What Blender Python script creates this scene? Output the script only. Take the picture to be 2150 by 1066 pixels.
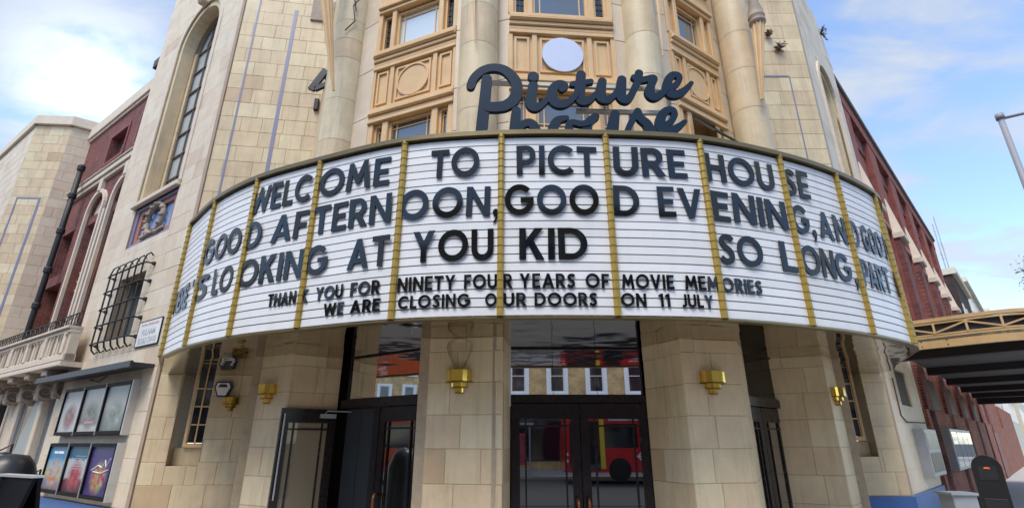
import bpy, bmesh, math, random
from mathutils import Vector, Matrix
from mathutils.geometry import tessellate_polygon
random.seed(7)
R = math.radians
scene = bpy.context.scene
for o in list(bpy.data.objects): bpy.data.objects.remove(o)

# ------------------------------------------------------------------ camera
EYE = 1.6; PITCH = R(20.1)
cam = bpy.data.cameras.new('camera'); cam_o = bpy.data.objects.new('camera', cam)
scene.collection.objects.link(cam_o); scene.camera = cam_o
cam.sensor_width = 36; cam.lens = 18.0; cam.clip_end = 3000; cam.clip_start = .05
cam_o.location = (0, 0, EYE); cam_o.rotation_euler = (R(90) + PITCH, 0, 0)

# ------------------------------------------------------------------ sky and sun
SUN_AZ, SUN_EL = R(205), R(60)
W = bpy.data.worlds.new('World'); scene.world = W; W.use_nodes = True
nt = W.node_tree; N = nt.nodes; LK = nt.links; N.clear()
def nn(t, **k):
    n = N.new(t)
    for a, b in k.items(): setattr(n, a, b)
    return n
def mth(op, a, b=None, c=None, clamp=False):
    n = nn('ShaderNodeMath', operation=op, use_clamp=clamp)
    for i, v in enumerate((a, b, c)):
        if v is None: continue
        if isinstance(v, (int, float)): n.inputs[i].default_value = v
        else: LK.new(v, n.inputs[i])
    return n.outputs[0]
sky = nn('ShaderNodeTexSky', sky_type='NISHITA', sun_disc=False)
sky.sun_elevation = SUN_EL; sky.sun_rotation = SUN_AZ; sky.air_density = 1.0; sky.dust_density = .2; sky.ozone_density = 3.0
tc = nn('ShaderNodeTexCoord'); sep = nn('ShaderNodeSeparateXYZ'); LK.new(tc.outputs['Generated'], sep.inputs[0])
den = mth('ADD', mth('MAXIMUM', sep.outputs[2], 0.0), .22)
cmb = nn('ShaderNodeCombineXYZ'); LK.new(mth('DIVIDE', sep.outputs[0], den), cmb.inputs[0]); LK.new(mth('DIVIDE', sep.outputs[1], den), cmb.inputs[1])
mp = nn('ShaderNodeMapping'); mp.inputs['Rotation'].default_value = (0, 0, R(24)); mp.inputs['Scale'].default_value = (.75, 1.9, 1); LK.new(cmb.outputs[0], mp.inputs[0])
n1 = nn('ShaderNodeTexNoise'); n1.inputs['Scale'].default_value = 2.3; n1.inputs['Detail'].default_value = 9; n1.inputs['Roughness'].default_value = .56; n1.inputs['Distortion'].default_value = .5
LK.new(mp.outputs[0], n1.inputs['Vector'])
n2 = nn('ShaderNodeTexNoise'); n2.inputs['Scale'].default_value = 4.6; n2.inputs['Detail'].default_value = 6; n2.inputs['Roughness'].default_value = .6
LK.new(cmb.outputs[0], n2.inputs['Vector'])
sd = Vector((math.sin(SUN_AZ) * math.cos(SUN_EL), math.cos(SUN_AZ) * math.cos(SUN_EL), math.sin(SUN_EL)))
GLOW = Vector((math.sin(R(-44)) * math.cos(R(29)), math.cos(R(-44)) * math.cos(R(29)), math.sin(R(29))))   # bright thin cloud at the upper left
dt = nn('ShaderNodeVectorMath', operation='DOT_PRODUCT'); LK.new(tc.outputs['Generated'], dt.inputs[0]); dt.inputs[1].default_value = GLOW
toward = mth('MAXIMUM', dt.outputs['Value'], 0)
dens = mth('ADD', mth('MULTIPLY', n1.outputs[0], .8), mth('MULTIPLY', n2.outputs[0], .2))
cov = nn('ShaderNodeMapRange', interpolation_type='SMOOTHSTEP')
LK.new(mth('ADD', dens, mth('MULTIPLY', mth('POWER', toward, 2.0), .07)), cov.inputs['Value'])
cov.inputs['From Min'].default_value = .43; cov.inputs['From Max'].default_value = .62
SKY_STR, CLOUD_STR = .15, .58
bs = nn('ShaderNodeBackground'); LK.new(sky.outputs[0], bs.inputs['Color']); bs.inputs['Strength'].default_value = SKY_STR
bc = nn('ShaderNodeBackground'); bc.inputs['Color'].default_value = (.80, .87, .97, 1)
glow = mth('MULTIPLY', mth('POWER', toward, 260.0), .9)
LK.new(mth('MULTIPLY', mth('ADD', mth('ADD', .34, mth('MULTIPLY', dens, .50)), glow), CLOUD_STR), bc.inputs['Strength'])
mx = nn('ShaderNodeMixShader'); LK.new(mth('ADD', mth('MULTIPLY', cov.outputs[0], .74), .12), mx.inputs[0]); LK.new(bs.outputs[0], mx.inputs[1]); LK.new(bc.outputs[0], mx.inputs[2])
out = nn('ShaderNodeOutputWorld'); LK.new(mx.outputs[0], out.inputs[0])
sun = bpy.data.lights.new('sun', 'SUN'); sun.energy = 1.5; sun.angle = R(30); sun.color = (1, .93, .82)
sun_o = bpy.data.objects.new('sun', sun); scene.collection.objects.link(sun_o)
sun_o.rotation_euler = (-sd).to_track_quat('-Z', 'Y').to_euler()
scene.view_settings.view_transform = 'Standard'; scene.view_settings.look = 'None'; scene.view_settings.gamma = 1
scene.view_settings.use_curve_mapping = False; scene.view_settings.exposure = 1.25

# ------------------------------------------------------------------ pixel to wall helpers (the photograph measured onto real planes)
def ray(x, y):
    a, b = (x - 1075) / 1075., (533 - y) / 1075.
    c, s = math.cos(PITCH), math.sin(PITCH)
    return Vector((a, c - b * s, s + b * c))
def az(x, y): d = ray(x, y); return math.atan2(d.x, d.y)
CS, SN = math.cos(PITCH), math.sin(PITCH)
def proj(p):
    z = p[2] - EYE; f = CS * p[1] + SN * z; u = -SN * p[1] + CS * z
    if f < .1: return None
    return 1075 + 1075 * p[0] / f, 533 - 1075 * u / f

# ------------------------------------------------------------------ materials
MATS = {}
def mat(name, col, rough=.6, metal=0., var=.12, scale=6., bump=0., spec=.5, tone=None, streak=0., bscale=60., coat=0.):
    if name in MATS: return MATS[name]
    m = bpy.data.materials.new(name); m.use_nodes = True; t = m.node_tree; n = t.nodes; l = t.links
    b = n['Principled BSDF']; b.inputs['Roughness'].default_value = rough; b.inputs['Metallic'].default_value = metal
    b.inputs['Specular IOR Level'].default_value = spec; b.inputs['Coat Weight'].default_value = coat; b.inputs['Coat Roughness'].default_value = .1
    g = n.new('ShaderNodeNewGeometry')
    if tone:
        a = n.new('ShaderNodeAttribute'); a.attribute_name = 'tone'
        cr = n.new('ShaderNodeValToRGB'); e = cr.color_ramp.elements
        while len(e) < len(tone): e.new(.5)
        for i, (p, c) in enumerate(tone): e[i].position = p; e[i].color = (*c, 1)
        l.new(a.outputs['Fac'], cr.inputs[0]); base = cr.outputs[0]
    else:
        rgb = n.new('ShaderNodeRGB'); rgb.outputs[0].default_value = (*col, 1); base = rgb.outputs[0]
    if var:
        no = n.new('ShaderNodeTexNoise'); no.inputs['Scale'].default_value = scale; no.inputs['Detail'].default_value = 7; no.inputs['Roughness'].default_value = .65
        l.new(g.outputs['Position'], no.inputs['Vector'])
        mr = n.new('ShaderNodeMapRange'); mr.inputs['From Min'].default_value = .25; mr.inputs['From Max'].default_value = .75
        mr.inputs['To Min'].default_value = 1 - var; mr.inputs['To Max'].default_value = 1 + var * .7
        l.new(no.outputs[0], mr.inputs[0])
        v = n.new('ShaderNodeVectorMath'); v.operation = 'SCALE'; l.new(base, v.inputs[0]); l.new(mr.outputs[0], v.inputs['Scale']); base = v.outputs[0]
        if streak:
            mpn = n.new('ShaderNodeMapping'); mpn.inputs['Scale'].default_value = (7, 7, .55); l.new(g.outputs['Position'], mpn.inputs[0])
            ns = n.new('ShaderNodeTexNoise'); ns.inputs['Scale'].default_value = 1.0; ns.inputs['Detail'].default_value = 6; ns.inputs['Roughness'].default_value = .7; l.new(mpn.outputs[0], ns.inputs['Vector'])
            m2 = n.new('ShaderNodeMapRange'); m2.inputs['From Min'].default_value = .5; m2.inputs['From Max'].default_value = .8; m2.inputs['To Min'].default_value = 1; m2.inputs['To Max'].default_value = 1 - streak
            l.new(ns.outputs[0], m2.inputs[0])
            v2 = n.new('ShaderNodeVectorMath'); v2.operation = 'SCALE'; l.new(base, v2.inputs[0]); l.new(m2.outputs[0], v2.inputs['Scale']); base = v2.outputs[0]
        rr = n.new('ShaderNodeMapRange'); rr.inputs['To Min'].default_value = max(.02, rough - .08); rr.inputs['To Max'].default_value = min(1, rough + .1); l.new(no.outputs[0], rr.inputs[0])
        l.new(rr.outputs[0], b.inputs['Roughness'])
    l.new(base, b.inputs['Base Color'])
    if bump:
        nb = n.new('ShaderNodeTexNoise'); nb.inputs['Scale'].default_value = bscale; nb.inputs['Detail'].default_value = 5; l.new(g.outputs['Position'], nb.inputs['Vector'])
        bp = n.new('ShaderNodeBump'); bp.inputs['Strength'].default_value = bump; bp.inputs['Distance'].default_value = .01
        l.new(nb.outputs[0], bp.inputs['Height']); l.new(bp.outputs[0], b.inputs['Normal'])
    MATS[name] = m; return m
def brick_mat(name, c1, c2, mortar, bw=.225, rh=.075):
    m = bpy.data.materials.new(name); m.use_nodes = True; t = m.node_tree; n = t.nodes; l = t.links; b = n['Principled BSDF']; b.inputs['Roughness'].default_value = .85
    uv = n.new('ShaderNodeUVMap'); uv.uv_map = 'UVMap'
    br = n.new('ShaderNodeTexBrick'); br.inputs['Scale'].default_value = 1; br.inputs['Brick Width'].default_value = bw; br.inputs['Row Height'].default_value = rh
    br.inputs['Mortar Size'].default_value = .008; br.inputs['Mortar Smooth'].default_value = .2; br.inputs['Bias'].default_value = -.1
    br.inputs['Color1'].default_value = (*c1, 1); br.inputs['Color2'].default_value = (*c2, 1); br.inputs['Mortar'].default_value = (*mortar, 1); l.new(uv.outputs[0], br.inputs['Vector'])
    g = n.new('ShaderNodeNewGeometry'); no = n.new('ShaderNodeTexNoise'); no.inputs['Scale'].default_value = 2.3; no.inputs['Detail'].default_value = 9; no.inputs['Roughness'].default_value = .7; l.new(g.outputs['Position'], no.inputs['Vector'])
    mr = n.new('ShaderNodeMapRange'); mr.inputs['From Min'].default_value = .3; mr.inputs['From Max'].default_value = .7; mr.inputs['To Min'].default_value = .6; mr.inputs['To Max'].default_value = 1.3; l.new(no.outputs[0], mr.inputs[0])
    v = n.new('ShaderNodeVectorMath'); v.operation = 'SCALE'; l.new(br.outputs['Color'], v.inputs[0]); l.new(mr.outputs[0], v.inputs['Scale']); l.new(v.outputs[0], b.inputs['Base Color'])
    bp = n.new('ShaderNodeBump'); bp.inputs['Strength'].default_value = .6; bp.inputs['Distance'].default_value = .01; bp.invert = True; l.new(br.outputs['Fac'], bp.inputs['Height']); l.new(bp.outputs[0], b.inputs['Normal'])
    MATS[name] = m; return m
def glass_mat(name, inside, refl, ior=1.7, rough=.01, wob=0.):
    m = bpy.data.materials.new(name); m.use_nodes = True; t = m.node_tree; n = t.nodes; l = t.links; n.remove(n['Principled BSDF'])
    d = n.new('ShaderNodeBsdfDiffuse'); d.inputs[0].default_value = (*inside, 1); g = n.new('ShaderNodeBsdfGlossy'); g.inputs['Roughness'].default_value = rough; g.inputs[0].default_value = (.93, .95, .97, 1)
    f = n.new('ShaderNodeFresnel'); f.inputs[0].default_value = ior
    a = n.new('ShaderNodeMath'); a.operation = 'ADD'; a.use_clamp = True; a.inputs[1].default_value = refl; l.new(f.outputs[0], a.inputs[0])
    x = n.new('ShaderNodeMixShader'); l.new(a.outputs[0], x.inputs[0]); l.new(d.outputs[0], x.inputs[1]); l.new(g.outputs[0], x.inputs[2]); l.new(x.outputs[0], n['Material Output'].inputs[0])
    if wob:
        ge = n.new('ShaderNodeNewGeometry'); no = n.new('ShaderNodeTexNoise'); no.inputs['Scale'].default_value = 1.1; l.new(ge.outputs['Position'], no.inputs['Vector'])
        bp = n.new('ShaderNodeBump'); bp.inputs['Strength'].default_value = wob; bp.inputs['Distance'].default_value = .05; l.new(no.outputs[0], bp.inputs['Height']); l.new(bp.outputs[0], g.inputs['Normal'])
    MATS[name] = m; return m
ST = [(0, (.53, .385, .235)), (.12, (.61, .47, .295)), (.4, (.67, .545, .35)), (.62, (.655, .51, .33)), (.8, (.70, .58, .37)), (1, (.72, .615, .42))]
stone = mat('cream_stone', 0, .5, var=.17, scale=2.2, bump=.3, tone=ST, streak=.28, bscale=35, spec=.4)
STP = [(0, (.60, .46, .33)), (.3, (.66, .535, .395)), (.6, (.69, .575, .43)), (1, (.72, .625, .48))]
stone_pink = mat('pale_pink_stone', 0, .55, var=.14, scale=2.6, bump=.2, tone=STP, streak=.16)
smooth_stone = mat('smooth_cream_stone', (.64, .52, .34), .5, var=.13, scale=4, bump=.12, streak=.14)
pale_stone = mat('pale_stone', (.68, .58, .46), .6, var=.12, scale=4, bump=.15, streak=.12)
old_stone = mat('weathered_stone', (.36, .29, .23), .7, var=.3, scale=5, bump=.3, streak=.2)
mortar = mat('mortar', (.40, .32, .22), .9, var=.2, scale=10)
ochre = mat('ochre_paint', (.73, .49, .245), .33, var=.12, scale=3, bump=.06, streak=.10)
ochre_iron = mat('ochre_iron_paint', (.56, .37, .17), .5, var=.16, scale=3, bump=.15, streak=.15)
gold = mat('gold_paint', (.40, .27, .05), .4, metal=.25, var=.10, scale=9)
gold_dark = mat('gold_rib_edge', (.20, .12, .02), .5, metal=.2, var=.1)
bronze = mat('bronze_trim', (.19, .145, .07), .35, metal=.6, var=.12, scale=5)
white = mat('white_strip_plastic', 0, .30, var=.05, scale=1.6, streak=.09, tone=[(0, (.72, .725, .725)), (.5, (.77, .775, .785)), (1, (.80, .81, .825))])
groove = mat('grey_groove', (.17, .17, .18), .6, var=0)
black_gloss = mat('glossy_black_acrylic', (.004, .006, .009), .07, var=.0, spec=.5)
slate = mat('slate_blue_sign_paint', (.006, .024, .052), .5, var=.12, scale=8, spec=.18)
black = mat('black_paint', (.012, .012, .013), .35, var=.1)
door_black = mat('black_brown_door_paint', (.012, .009, .011), .25, var=.1)
board_grey = mat('slate_grey_board', (.028, .034, .040), .5, var=.1)
iron = mat('black_iron', (.012, .012, .014), .55, var=.2, bump=.2)
brass = mat('polished_brass', (.85, .58, .12), .18, metal=1.0, var=.12, scale=30)
mauve = mat('mauve_blue_glaze', (.22, .22, .34), .4, var=.12, scale=12)
sky_glaze = mat('sky_blue_glaze', (.28, .42, .72), .3, var=.15, scale=7)
terra = mat('terracotta_band', (.42, .17, .12), .6, var=.2, scale=8)
blue_paint = mat('bright_blue_paint', (.045, .13, .36), .4, var=.12, scale=3, streak=.1)
grey_metal = mat('grey_metal', (.42, .45, .48), .45, metal=.3, var=.1)
silver = mat('brushed_aluminium', (.62, .62, .62), .4, metal=.5, var=.08)
asphalt = mat('asphalt', (.05, .05, .052), .9, var=.2, scale=2, bump=.3)
paving = mat('grey_paving', (.44, .42, .39), .85, var=.18, scale=2, bump=.2)
red_paint = mat('red_bus_paint', (.62, .010, .018), .2, var=.03, coat=.6)
orange_p = mat('orange_awning_fabric', (.85, .16, .02), .6, var=.08)
white_paint = mat('white_paint', (.84, .84, .82), .5, var=.06)
cream_paint = mat('cream_paint', (.66, .60, .48), .6, var=.1)
yellow_p = mat('yellow_paint', (.75, .60, .05), .4, var=.05)
disc_mat = mat('pale_blue_disc', (.58, .66, .86), .5, var=.04)
pole_grey = mat('lamp_post_grey', (.26, .26, .29), .5, metal=.0, var=.03)
leaf = mat('dark_leaf', (.03, .06, .025), .6, var=.3, scale=9)
bark = mat('bark', (.09, .07, .05), .9, var=.3)
weed_m = mat('dry_weed', (.09, .05, .035), .8, var=.3)
soffit_m = mat('mirror_bronze_soffit', (.42, .36, .265), .05, metal=1.0, var=0, spec=.5)
brick_red = brick_mat('red_brick', (.20, .055, .048), (.12, .032, .03), (.24, .13, .11))
brick_red2 = brick_mat('bright_red_brick', (.31, .085, .062), (.25, .065, .052), (.26, .10, .08))
brick_dark = brick_mat('dark_brown_brick', (.055, .03, .025), (.04, .022, .02), (.05, .035, .03))
brick_yel = brick_mat('sunlit_yellow_brick', (.70, .47, .19), (.60, .38, .15), (.40, .34, .26))  # sunlight on the fronts opposite is put into this lifted yellow
g_sky = glass_mat('window_glass', (.06, .085, .11), .12, 1.5)
g_pale = glass_mat('window_glass_over_blind', (.60, .68, .70), .12, 1.5)
g_dark = glass_mat('leaded_dark_glass', (.012, .015, .022), .04, 1.5, rough=.05)
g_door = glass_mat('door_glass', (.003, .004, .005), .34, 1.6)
g_trans = glass_mat('bright_reflective_transom_glass', (.01, .01, .01), .95, 1.6)
g_poster = glass_mat('poster_cover', (.02, .02, .02), .0, 1.45)
soffit_m.node_tree.nodes['Principled BSDF'].inputs['Roughness'].default_value = .05
if True:   # slow waves in the polished soffit sheets
    t = soffit_m.node_tree; g = t.nodes.new('ShaderNodeNewGeometry'); no = t.nodes.new('ShaderNodeTexNoise'); no.inputs['Scale'].default_value = 1.2; no.inputs['Detail'].default_value = 2
    t.links.new(g.outputs['Position'], no.inputs['Vector']); bp = t.nodes.new('ShaderNodeBump'); bp.inputs['Strength'].default_value = .5; bp.inputs['Distance'].default_value = .04
    t.links.new(no.outputs[0], bp.inputs['Height']); t.links.new(bp.outputs[0], t.nodes['Principled BSDF'].inputs['Normal'])

# ------------------------------------------------------------------ building blocks
def wloc(o):
    v = Vector((0, 0, 0))
    while o: v += o.location; o = o.parent
    return v
def thing(name, label, cat, loc=(0, 0, 0), group=None):
    o = bpy.data.objects.new(name, None); scene.collection.objects.link(o); o.location = loc; o.empty_display_size = .3
    o['label'] = label; o['category'] = cat
    if group: o['group'] = group
    return o
def tag(o, label, cat, group=None):
    o['label'] = label; o['category'] = cat
    if group: o['group'] = group
    return o
class MB:
    def __init__(s): s.v = []; s.f = []; s.uv = []; s.mi = []; s.tn = []; s.cur = 0; s.tone = .5
    def vert(s, p, uv=None): s.v.append(Vector(p)); s.uv.append(uv if uv else (p[0] + p[1], p[2])); return len(s.v) - 1
    def face(s, idx): s.f.append(tuple(idx)); s.mi.append(s.cur); s.tn.append(s.tone)
    def hexa(s, P, U=None):   # 8 corners: 0-3 bottom ring, 4-7 top ring
        b = [s.vert(p, U[i] if U else None) for i, p in enumerate(P)]
        for q in ((0, 3, 2, 1), (4, 5, 6, 7), (0, 1, 5, 4), (1, 2, 6, 5), (2, 3, 7, 6), (3, 0, 4, 7)): s.face([b[i] for i in q])
    def wbox(s, x0, x1, y0, y1, z0, z1):
        s.hexa([(x0, y0, z0), (x1, y0, z0), (x1, y1, z0), (x0, y1, z0), (x0, y0, z1), (x1, y0, z1), (x1, y1, z1), (x0, y1, z1)])
        return s
    def tube(s, pts, r, sides=8, caps=True):
        pts = [Vector(p) for p in pts]; rings = []; rr = r if isinstance(r, (list, tuple)) else [r] * len(pts)
        up = None
        for i, p in enumerate(pts):
            t = (pts[min(i + 1, len(pts) - 1)] - pts[max(i - 1, 0)]).normalized()
            if up is None: up = t.orthogonal().normalized()
            up = (up - t * up.dot(t)).normalized(); sd_ = t.cross(up)
            rings.append([s.vert(p + (up * math.cos(a) + sd_ * math.sin(a)) * rr[i]) for a in [2 * math.pi * k / sides for k in range(sides)]])
        for a, b in zip(rings, rings[1:]):
            for k in range(sides): s.face((a[k], a[(k + 1) % sides], b[(k + 1) % sides], b[k]))
        if caps: s.face(rings[0][::-1]); s.face(rings[-1])
        return s
    def lathe(s, c, prof, sides=16, a0=0, a1=2 * math.pi, axis=None):
        full = abs(a1 - a0 - 2 * math.pi) < 1e-4; n = sides if full else sides + 1; c = Vector(c); rings = []
        for r, z in prof:
            rings.append([s.vert(c + Vector((r * math.cos(a0 + (a1 - a0) * k / sides), r * math.sin(a0 + (a1 - a0) * k / sides), z)), (r * (a0 + (a1 - a0) * k / sides), z)) for k in range(n)])
        for a, b in zip(rings, rings[1:]):
            for k in range(n if full else n - 1): s.face((a[k], a[(k + 1) % n], b[(k + 1) % n], b[k]))
        return s
    def prism(s, poly, z0, z1):
        a = [s.vert((p[0], p[1], z0)) for p in poly]; b = [s.vert((p[0], p[1], z1)) for p in poly]; n = len(poly)
        s.face(a[::-1]); s.face(b)
        for k in range(n): s.face((a[k], a[(k + 1) % n], b[(k + 1) % n], b[k]))
        return s
    def build(s, name, mats, parent=None, smooth=False, label=None, kind=None, origin=None):
        if not isinstance(mats, (list, tuple)): mats = [mats]
        lo = Vector([min(v[i] for v in s.v) for i in range(3)]); hi = Vector([max(v[i] for v in s.v) for i in range(3)])
        c = Vector(origin) if origin is not None else (lo + hi) / 2
        me = bpy.data.meshes.new(name); me.from_pydata([v - c for v in s.v], [], s.f)
        for m in mats: me.materials.append(m)
        me.polygons.foreach_set('material_index', s.mi)
        if smooth: me.polygons.foreach_set('use_smooth', [True] * len(s.f))
        uvl = me.uv_layers.new(name='UVMap')
        flat = []
        for lp in me.loops: flat.extend(s.uv[lp.vertex_index])
        uvl.data.foreach_set('uv', flat)
        at = me.attributes.new('tone', 'FLOAT', 'FACE'); at.data.foreach_set('value', s.tn)
        b_ = bmesh.new(); b_.from_mesh(me); bmesh.ops.recalc_face_normals(b_, faces=b_.faces); b_.to_mesh(me); b_.free(); me.update()
        o = bpy.data.objects.new(name, me); scene.collection.objects.link(o)
        o.parent = parent; o.location = c - wloc(parent)
        if label: o['label'] = label
        if kind: o['kind'] = kind
        return o
class Frame:
    """a vertical wall plane: u runs along it, z up, n out of it towards the street"""
    def __init__(s, A, d, off=0):
        d = Vector((d[0], d[1])).normalized(); n = Vector((-d.y, d.x))
        A = Vector((A[0], A[1]))
        if n.dot(-A) < 0: n = -n
        s.A = A + n * off; s.d = d; s.n = n
    def p(s, u, z, n=0): q = s.A + s.d * u + s.n * n; return Vector((q.x, q.y, z))
    def px(s, x, y, n=0):
        d = ray(x, y); A = s.A + s.n * n; t = s.n.dot(A) / s.n.dot(Vector((d.x, d.y))); P = Vector((d.x, d.y)) * t
        return (P - A).dot(s.d), EYE + d.z * t
    def box(s, mb, u0, u1, z0, z1, n0, n1, bev=0):
        b = bev
        P = [s.p(u0, z0, n0), s.p(u1, z0, n0), s.p(u1, z0, n1 - b), s.p(u0, z0, n1 - b), s.p(u0, z1, n0), s.p(u1, z1, n0), s.p(u1, z1, n1 - b), s.p(u0, z1, n1 - b)]
        U = [(u0 - n0, z0), (u1 + n0, z0), (u1, z0), (u0, z0), (u0 - n0, z1), (u1 + n0, z1), (u1, z1), (u0, z1)]
        if not b: mb.hexa(P, U); return mb
        i = [mb.vert(q, U[k]) for k, q in enumerate(P)]
        for q in ((0, 3, 2, 1), (4, 5, 6, 7), (0, 1, 5, 4), (1, 2, 6, 5), (3, 0, 4, 7)): mb.face([i[k] for k in q])
        F = [mb.vert(s.p(a, c, n1), (a, c)) for a, c in ((u0 + b, z0 + b), (u1 - b, z0 + b), (u1 - b, z1 - b), (u0 + b, z1 - b))]
        mb.face(F); B = [i[3], i[2], i[6], i[7]]
        for k in range(4): mb.face((B[k], B[(k + 1) % 4], F[(k + 1) % 4], F[k]))
        return mb
    def slab(s, mb, poly, n0, n1):
        """extruded polygon of (u, z) points"""
        a = [mb.vert(s.p(u, z, n0), (u, z)) for u, z in poly]; b = [mb.vert(s.p(u, z, n1), (u, z)) for u, z in poly]; k = len(poly)
        tri = tessellate_polygon([[Vector((u, z, 0)) for u, z in poly]])
        for t in tri: mb.face([b[i] for i in t]); mb.face([a[i] for i in t][::-1])
        for i in range(k): mb.face((a[i], a[(i + 1) % k], b[(i + 1) % k], b[i]))
        return mb
    def holed(s, mb, outer, holes, n1, depth):
        """wall face with openings cut through, and the reveals of each opening"""
        loops = [outer] + holes; allp = [q for lp in loops for q in lp]
        idx = [mb.vert(s.p(u, z, n1), (u, z)) for u, z in allp]
        for t in tessellate_polygon([[Vector((u, z, 0)) for u, z in lp] for lp in loops]): mb.face([idx[i] for i in t])
        for h in loops:
            f = [mb.vert(s.p(u, z, n1), (u, z)) for u, z in h]; k = [mb.vert(s.p(u, z, n1 - depth), (u + depth, z)) for u, z in h]
            for i in range(len(h)): mb.face((f[i], f[(i + 1) % len(h)], k[(i + 1) % len(h)], k[i]))
        return mb
    def ring(s, mb, outer, inner, n0, n1):
        k = len(outer); V = {}
        for nm, lp in (('o', outer), ('i', inner)):
            for j, nn_ in ((0, n0), (1, n1)): V[nm, j] = [mb.vert(s.p(u, z, nn_), (u, z)) for u, z in lp]
        for i in range(k - 1):
            mb.face((V['o', 1][i], V['o', 1][i + 1], V['i', 1][i + 1], V['i', 1][i]))
            mb.face((V['o', 0][i], V['o', 0][i + 1], V['o', 1][i + 1], V['o', 1][i])); mb.face((V['i', 0][i], V['i', 0][i + 1], V['i', 1][i + 1], V['i', 1][i]))
        for i in (0, k - 1): mb.face((V['o', 0][i], V['o', 1][i], V['i', 1][i], V['i', 0][i]))
        return mb
def rect(u0, u1, z0, z1): return [(u0, z0), (u1, z0), (u1, z1), (u0, z1)]
def arch(u0, u1, z0, zs, n=14, grow=0, point=1.):
    c = (u0 + u1) / 2; r = (u1 - u0) / 2 + grow
    return [(c - r, z0)] + [(c - r * math.cos(math.pi * k / n), zs + r * point * math.sin(math.pi * k / n)) for k in range(n + 1)] + [(c + r, z0)]

# stones: every block is an object of its own (the 300 that show largest) and the rest one mesh
STONES = {}
def sub_rect(r, h):
    a0, a1, b0, b1 = r; c0, c1, d0, d1 = h
    if c0 >= a1 or c1 <= a0 or d0 >= b1 or d1 <= b0: return [r]
    o = []
    if c0 > a0: o.append((a0, c0, b0, b1))
    if c1 < a1: o.append((c1, a1, b0, b1))
    m0, m1 = max(a0, c0), min(a1, c1)
    if d0 > b0: o.append((m0, m1, b0, d0))
    if d1 < b1: o.append((m0, m1, d1, b1))
    return o
def ashlar(root, fr, u0, u1, z0, z1, holes=(), course=.40, w=(.42, .66), m=None, n=0., tones=(.15, 1.), seed=0, g=.0045):
    rnd = random.Random(seed); m = m or stone; z = z0; row = 0; L = STONES.setdefault(root, [])
    while z < z1 - .04:
        zt = min(z + course * rnd.uniform(.985, 1.015), z1)
        if z1 - zt < .15: zt = z1
        hs = []
        for h in holes:
            if isinstance(h, tuple): hs.append(h)
            else:       # polygon opening: its widest stretch inside this course
                us = []
                for k in range(6):
                    zz = z + (zt - z) * k / 5
                    for (ua, za), (ub, zb) in zip(h, h[1:] + h[:1]):
                        if (za - zz) * (zb - zz) <= 0 and za != zb: us.append(ua + (ub - ua) * (zz - za) / (zb - za))
                if us: hs.append((min(us), max(us), z, zt))
        u = u0 - (rnd.uniform(.1, .35) if row % 2 else 0)
        while u < u1 - .02:
            un = u + rnd.uniform(*w)
            if u1 - un < w[0] * .45: un = u1
            rs = [(max(u, u0), min(un, u1), z, zt)]
            for h in hs: rs = [q for r_ in rs for q in sub_rect(r_, h)]
            tn = rnd.uniform(*tones) if rnd.random() > .12 else rnd.uniform(0, .3)
            for q in rs:
                if q[1] - q[0] > .05 and q[3] - q[2] > .05:
                    P = [proj(fr.p(a, b, n)) for a, b in ((q[0], q[2]), (q[1], q[2]), (q[1], q[3]), (q[0], q[3]))]
                    if any(x is None for x in P): ar = 0
                    else:
                        ar = abs(sum(P[i][0] * P[(i + 1) % 4][1] - P[(i + 1) % 4][0] * P[i][1] for i in range(4))) / 2
                        cx = sum(x[0] for x in P) / 4; cy = sum(x[1] for x in P) / 4
                        if not (-10 < cx < 2160 and -10 < cy < 1076): ar = 0
                        yb = None   # behind the sign band
                        if 560 < cx < 1640 and 340 < cy < 660: ar = 0
                        if 420 < cx < 1760 and 430 < cy < 640: ar = 0
                    L.append((ar, fr, q, tn, m, n + rnd.uniform(-.0012, .0012), g))
            u = un
        z = zt; row += 1
def emit_stones(root):
    L = sorted(STONES.pop(root), key=lambda t: -t[0]); rest = {}
    for i, (ar, fr, q, tn, m, n, g) in enumerate(L):
        h = g / 2
        if i < 300 and ar > 60:
            mb = MB(); mb.tone = tn; fr.box(mb, q[0] + h, q[1] - h, q[2] + h, q[3] - h, n - .03, n + .004, .006); mb.build('stone', m, root)
        else:
            mb = rest.setdefault(m.name, (MB(), m))[0]; mb.tone = tn; fr.box(mb, q[0] + h, q[1] - h, q[2] + h, q[3] - h, n - .03, n + .004)
    for mb, m in rest.values(): mb.build('stones', m, root, kind='stuff')

# ================================================================== GROUND
def setting(o): o['kind'] = 'structure'; return o
setting(MB().wbox(-400, 400, -400, 400, -.6, -.14).build('ground', asphalt))
setting(MB().wbox(-60, 60, -12.6, -1.6, -.135, -.125).build('road', asphalt))
pv = MB(); pv.prism([(-40, 33), (-26.4, 21.9), (-11.6, 11.7), (-6.3, 5.2), (-3.5, 1.9), (2.5, 1.4), (9, 4), (14, 9.0), (60, 53), (56, 60), (6, 12), (-6, 14), (-30, 40)], -.3, 0); setting(pv.build('pavement', paving))
setting(MB().wbox(-60, 60, -21, -12.6, -.3, -.005).build('far_pavement', paving))

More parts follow.
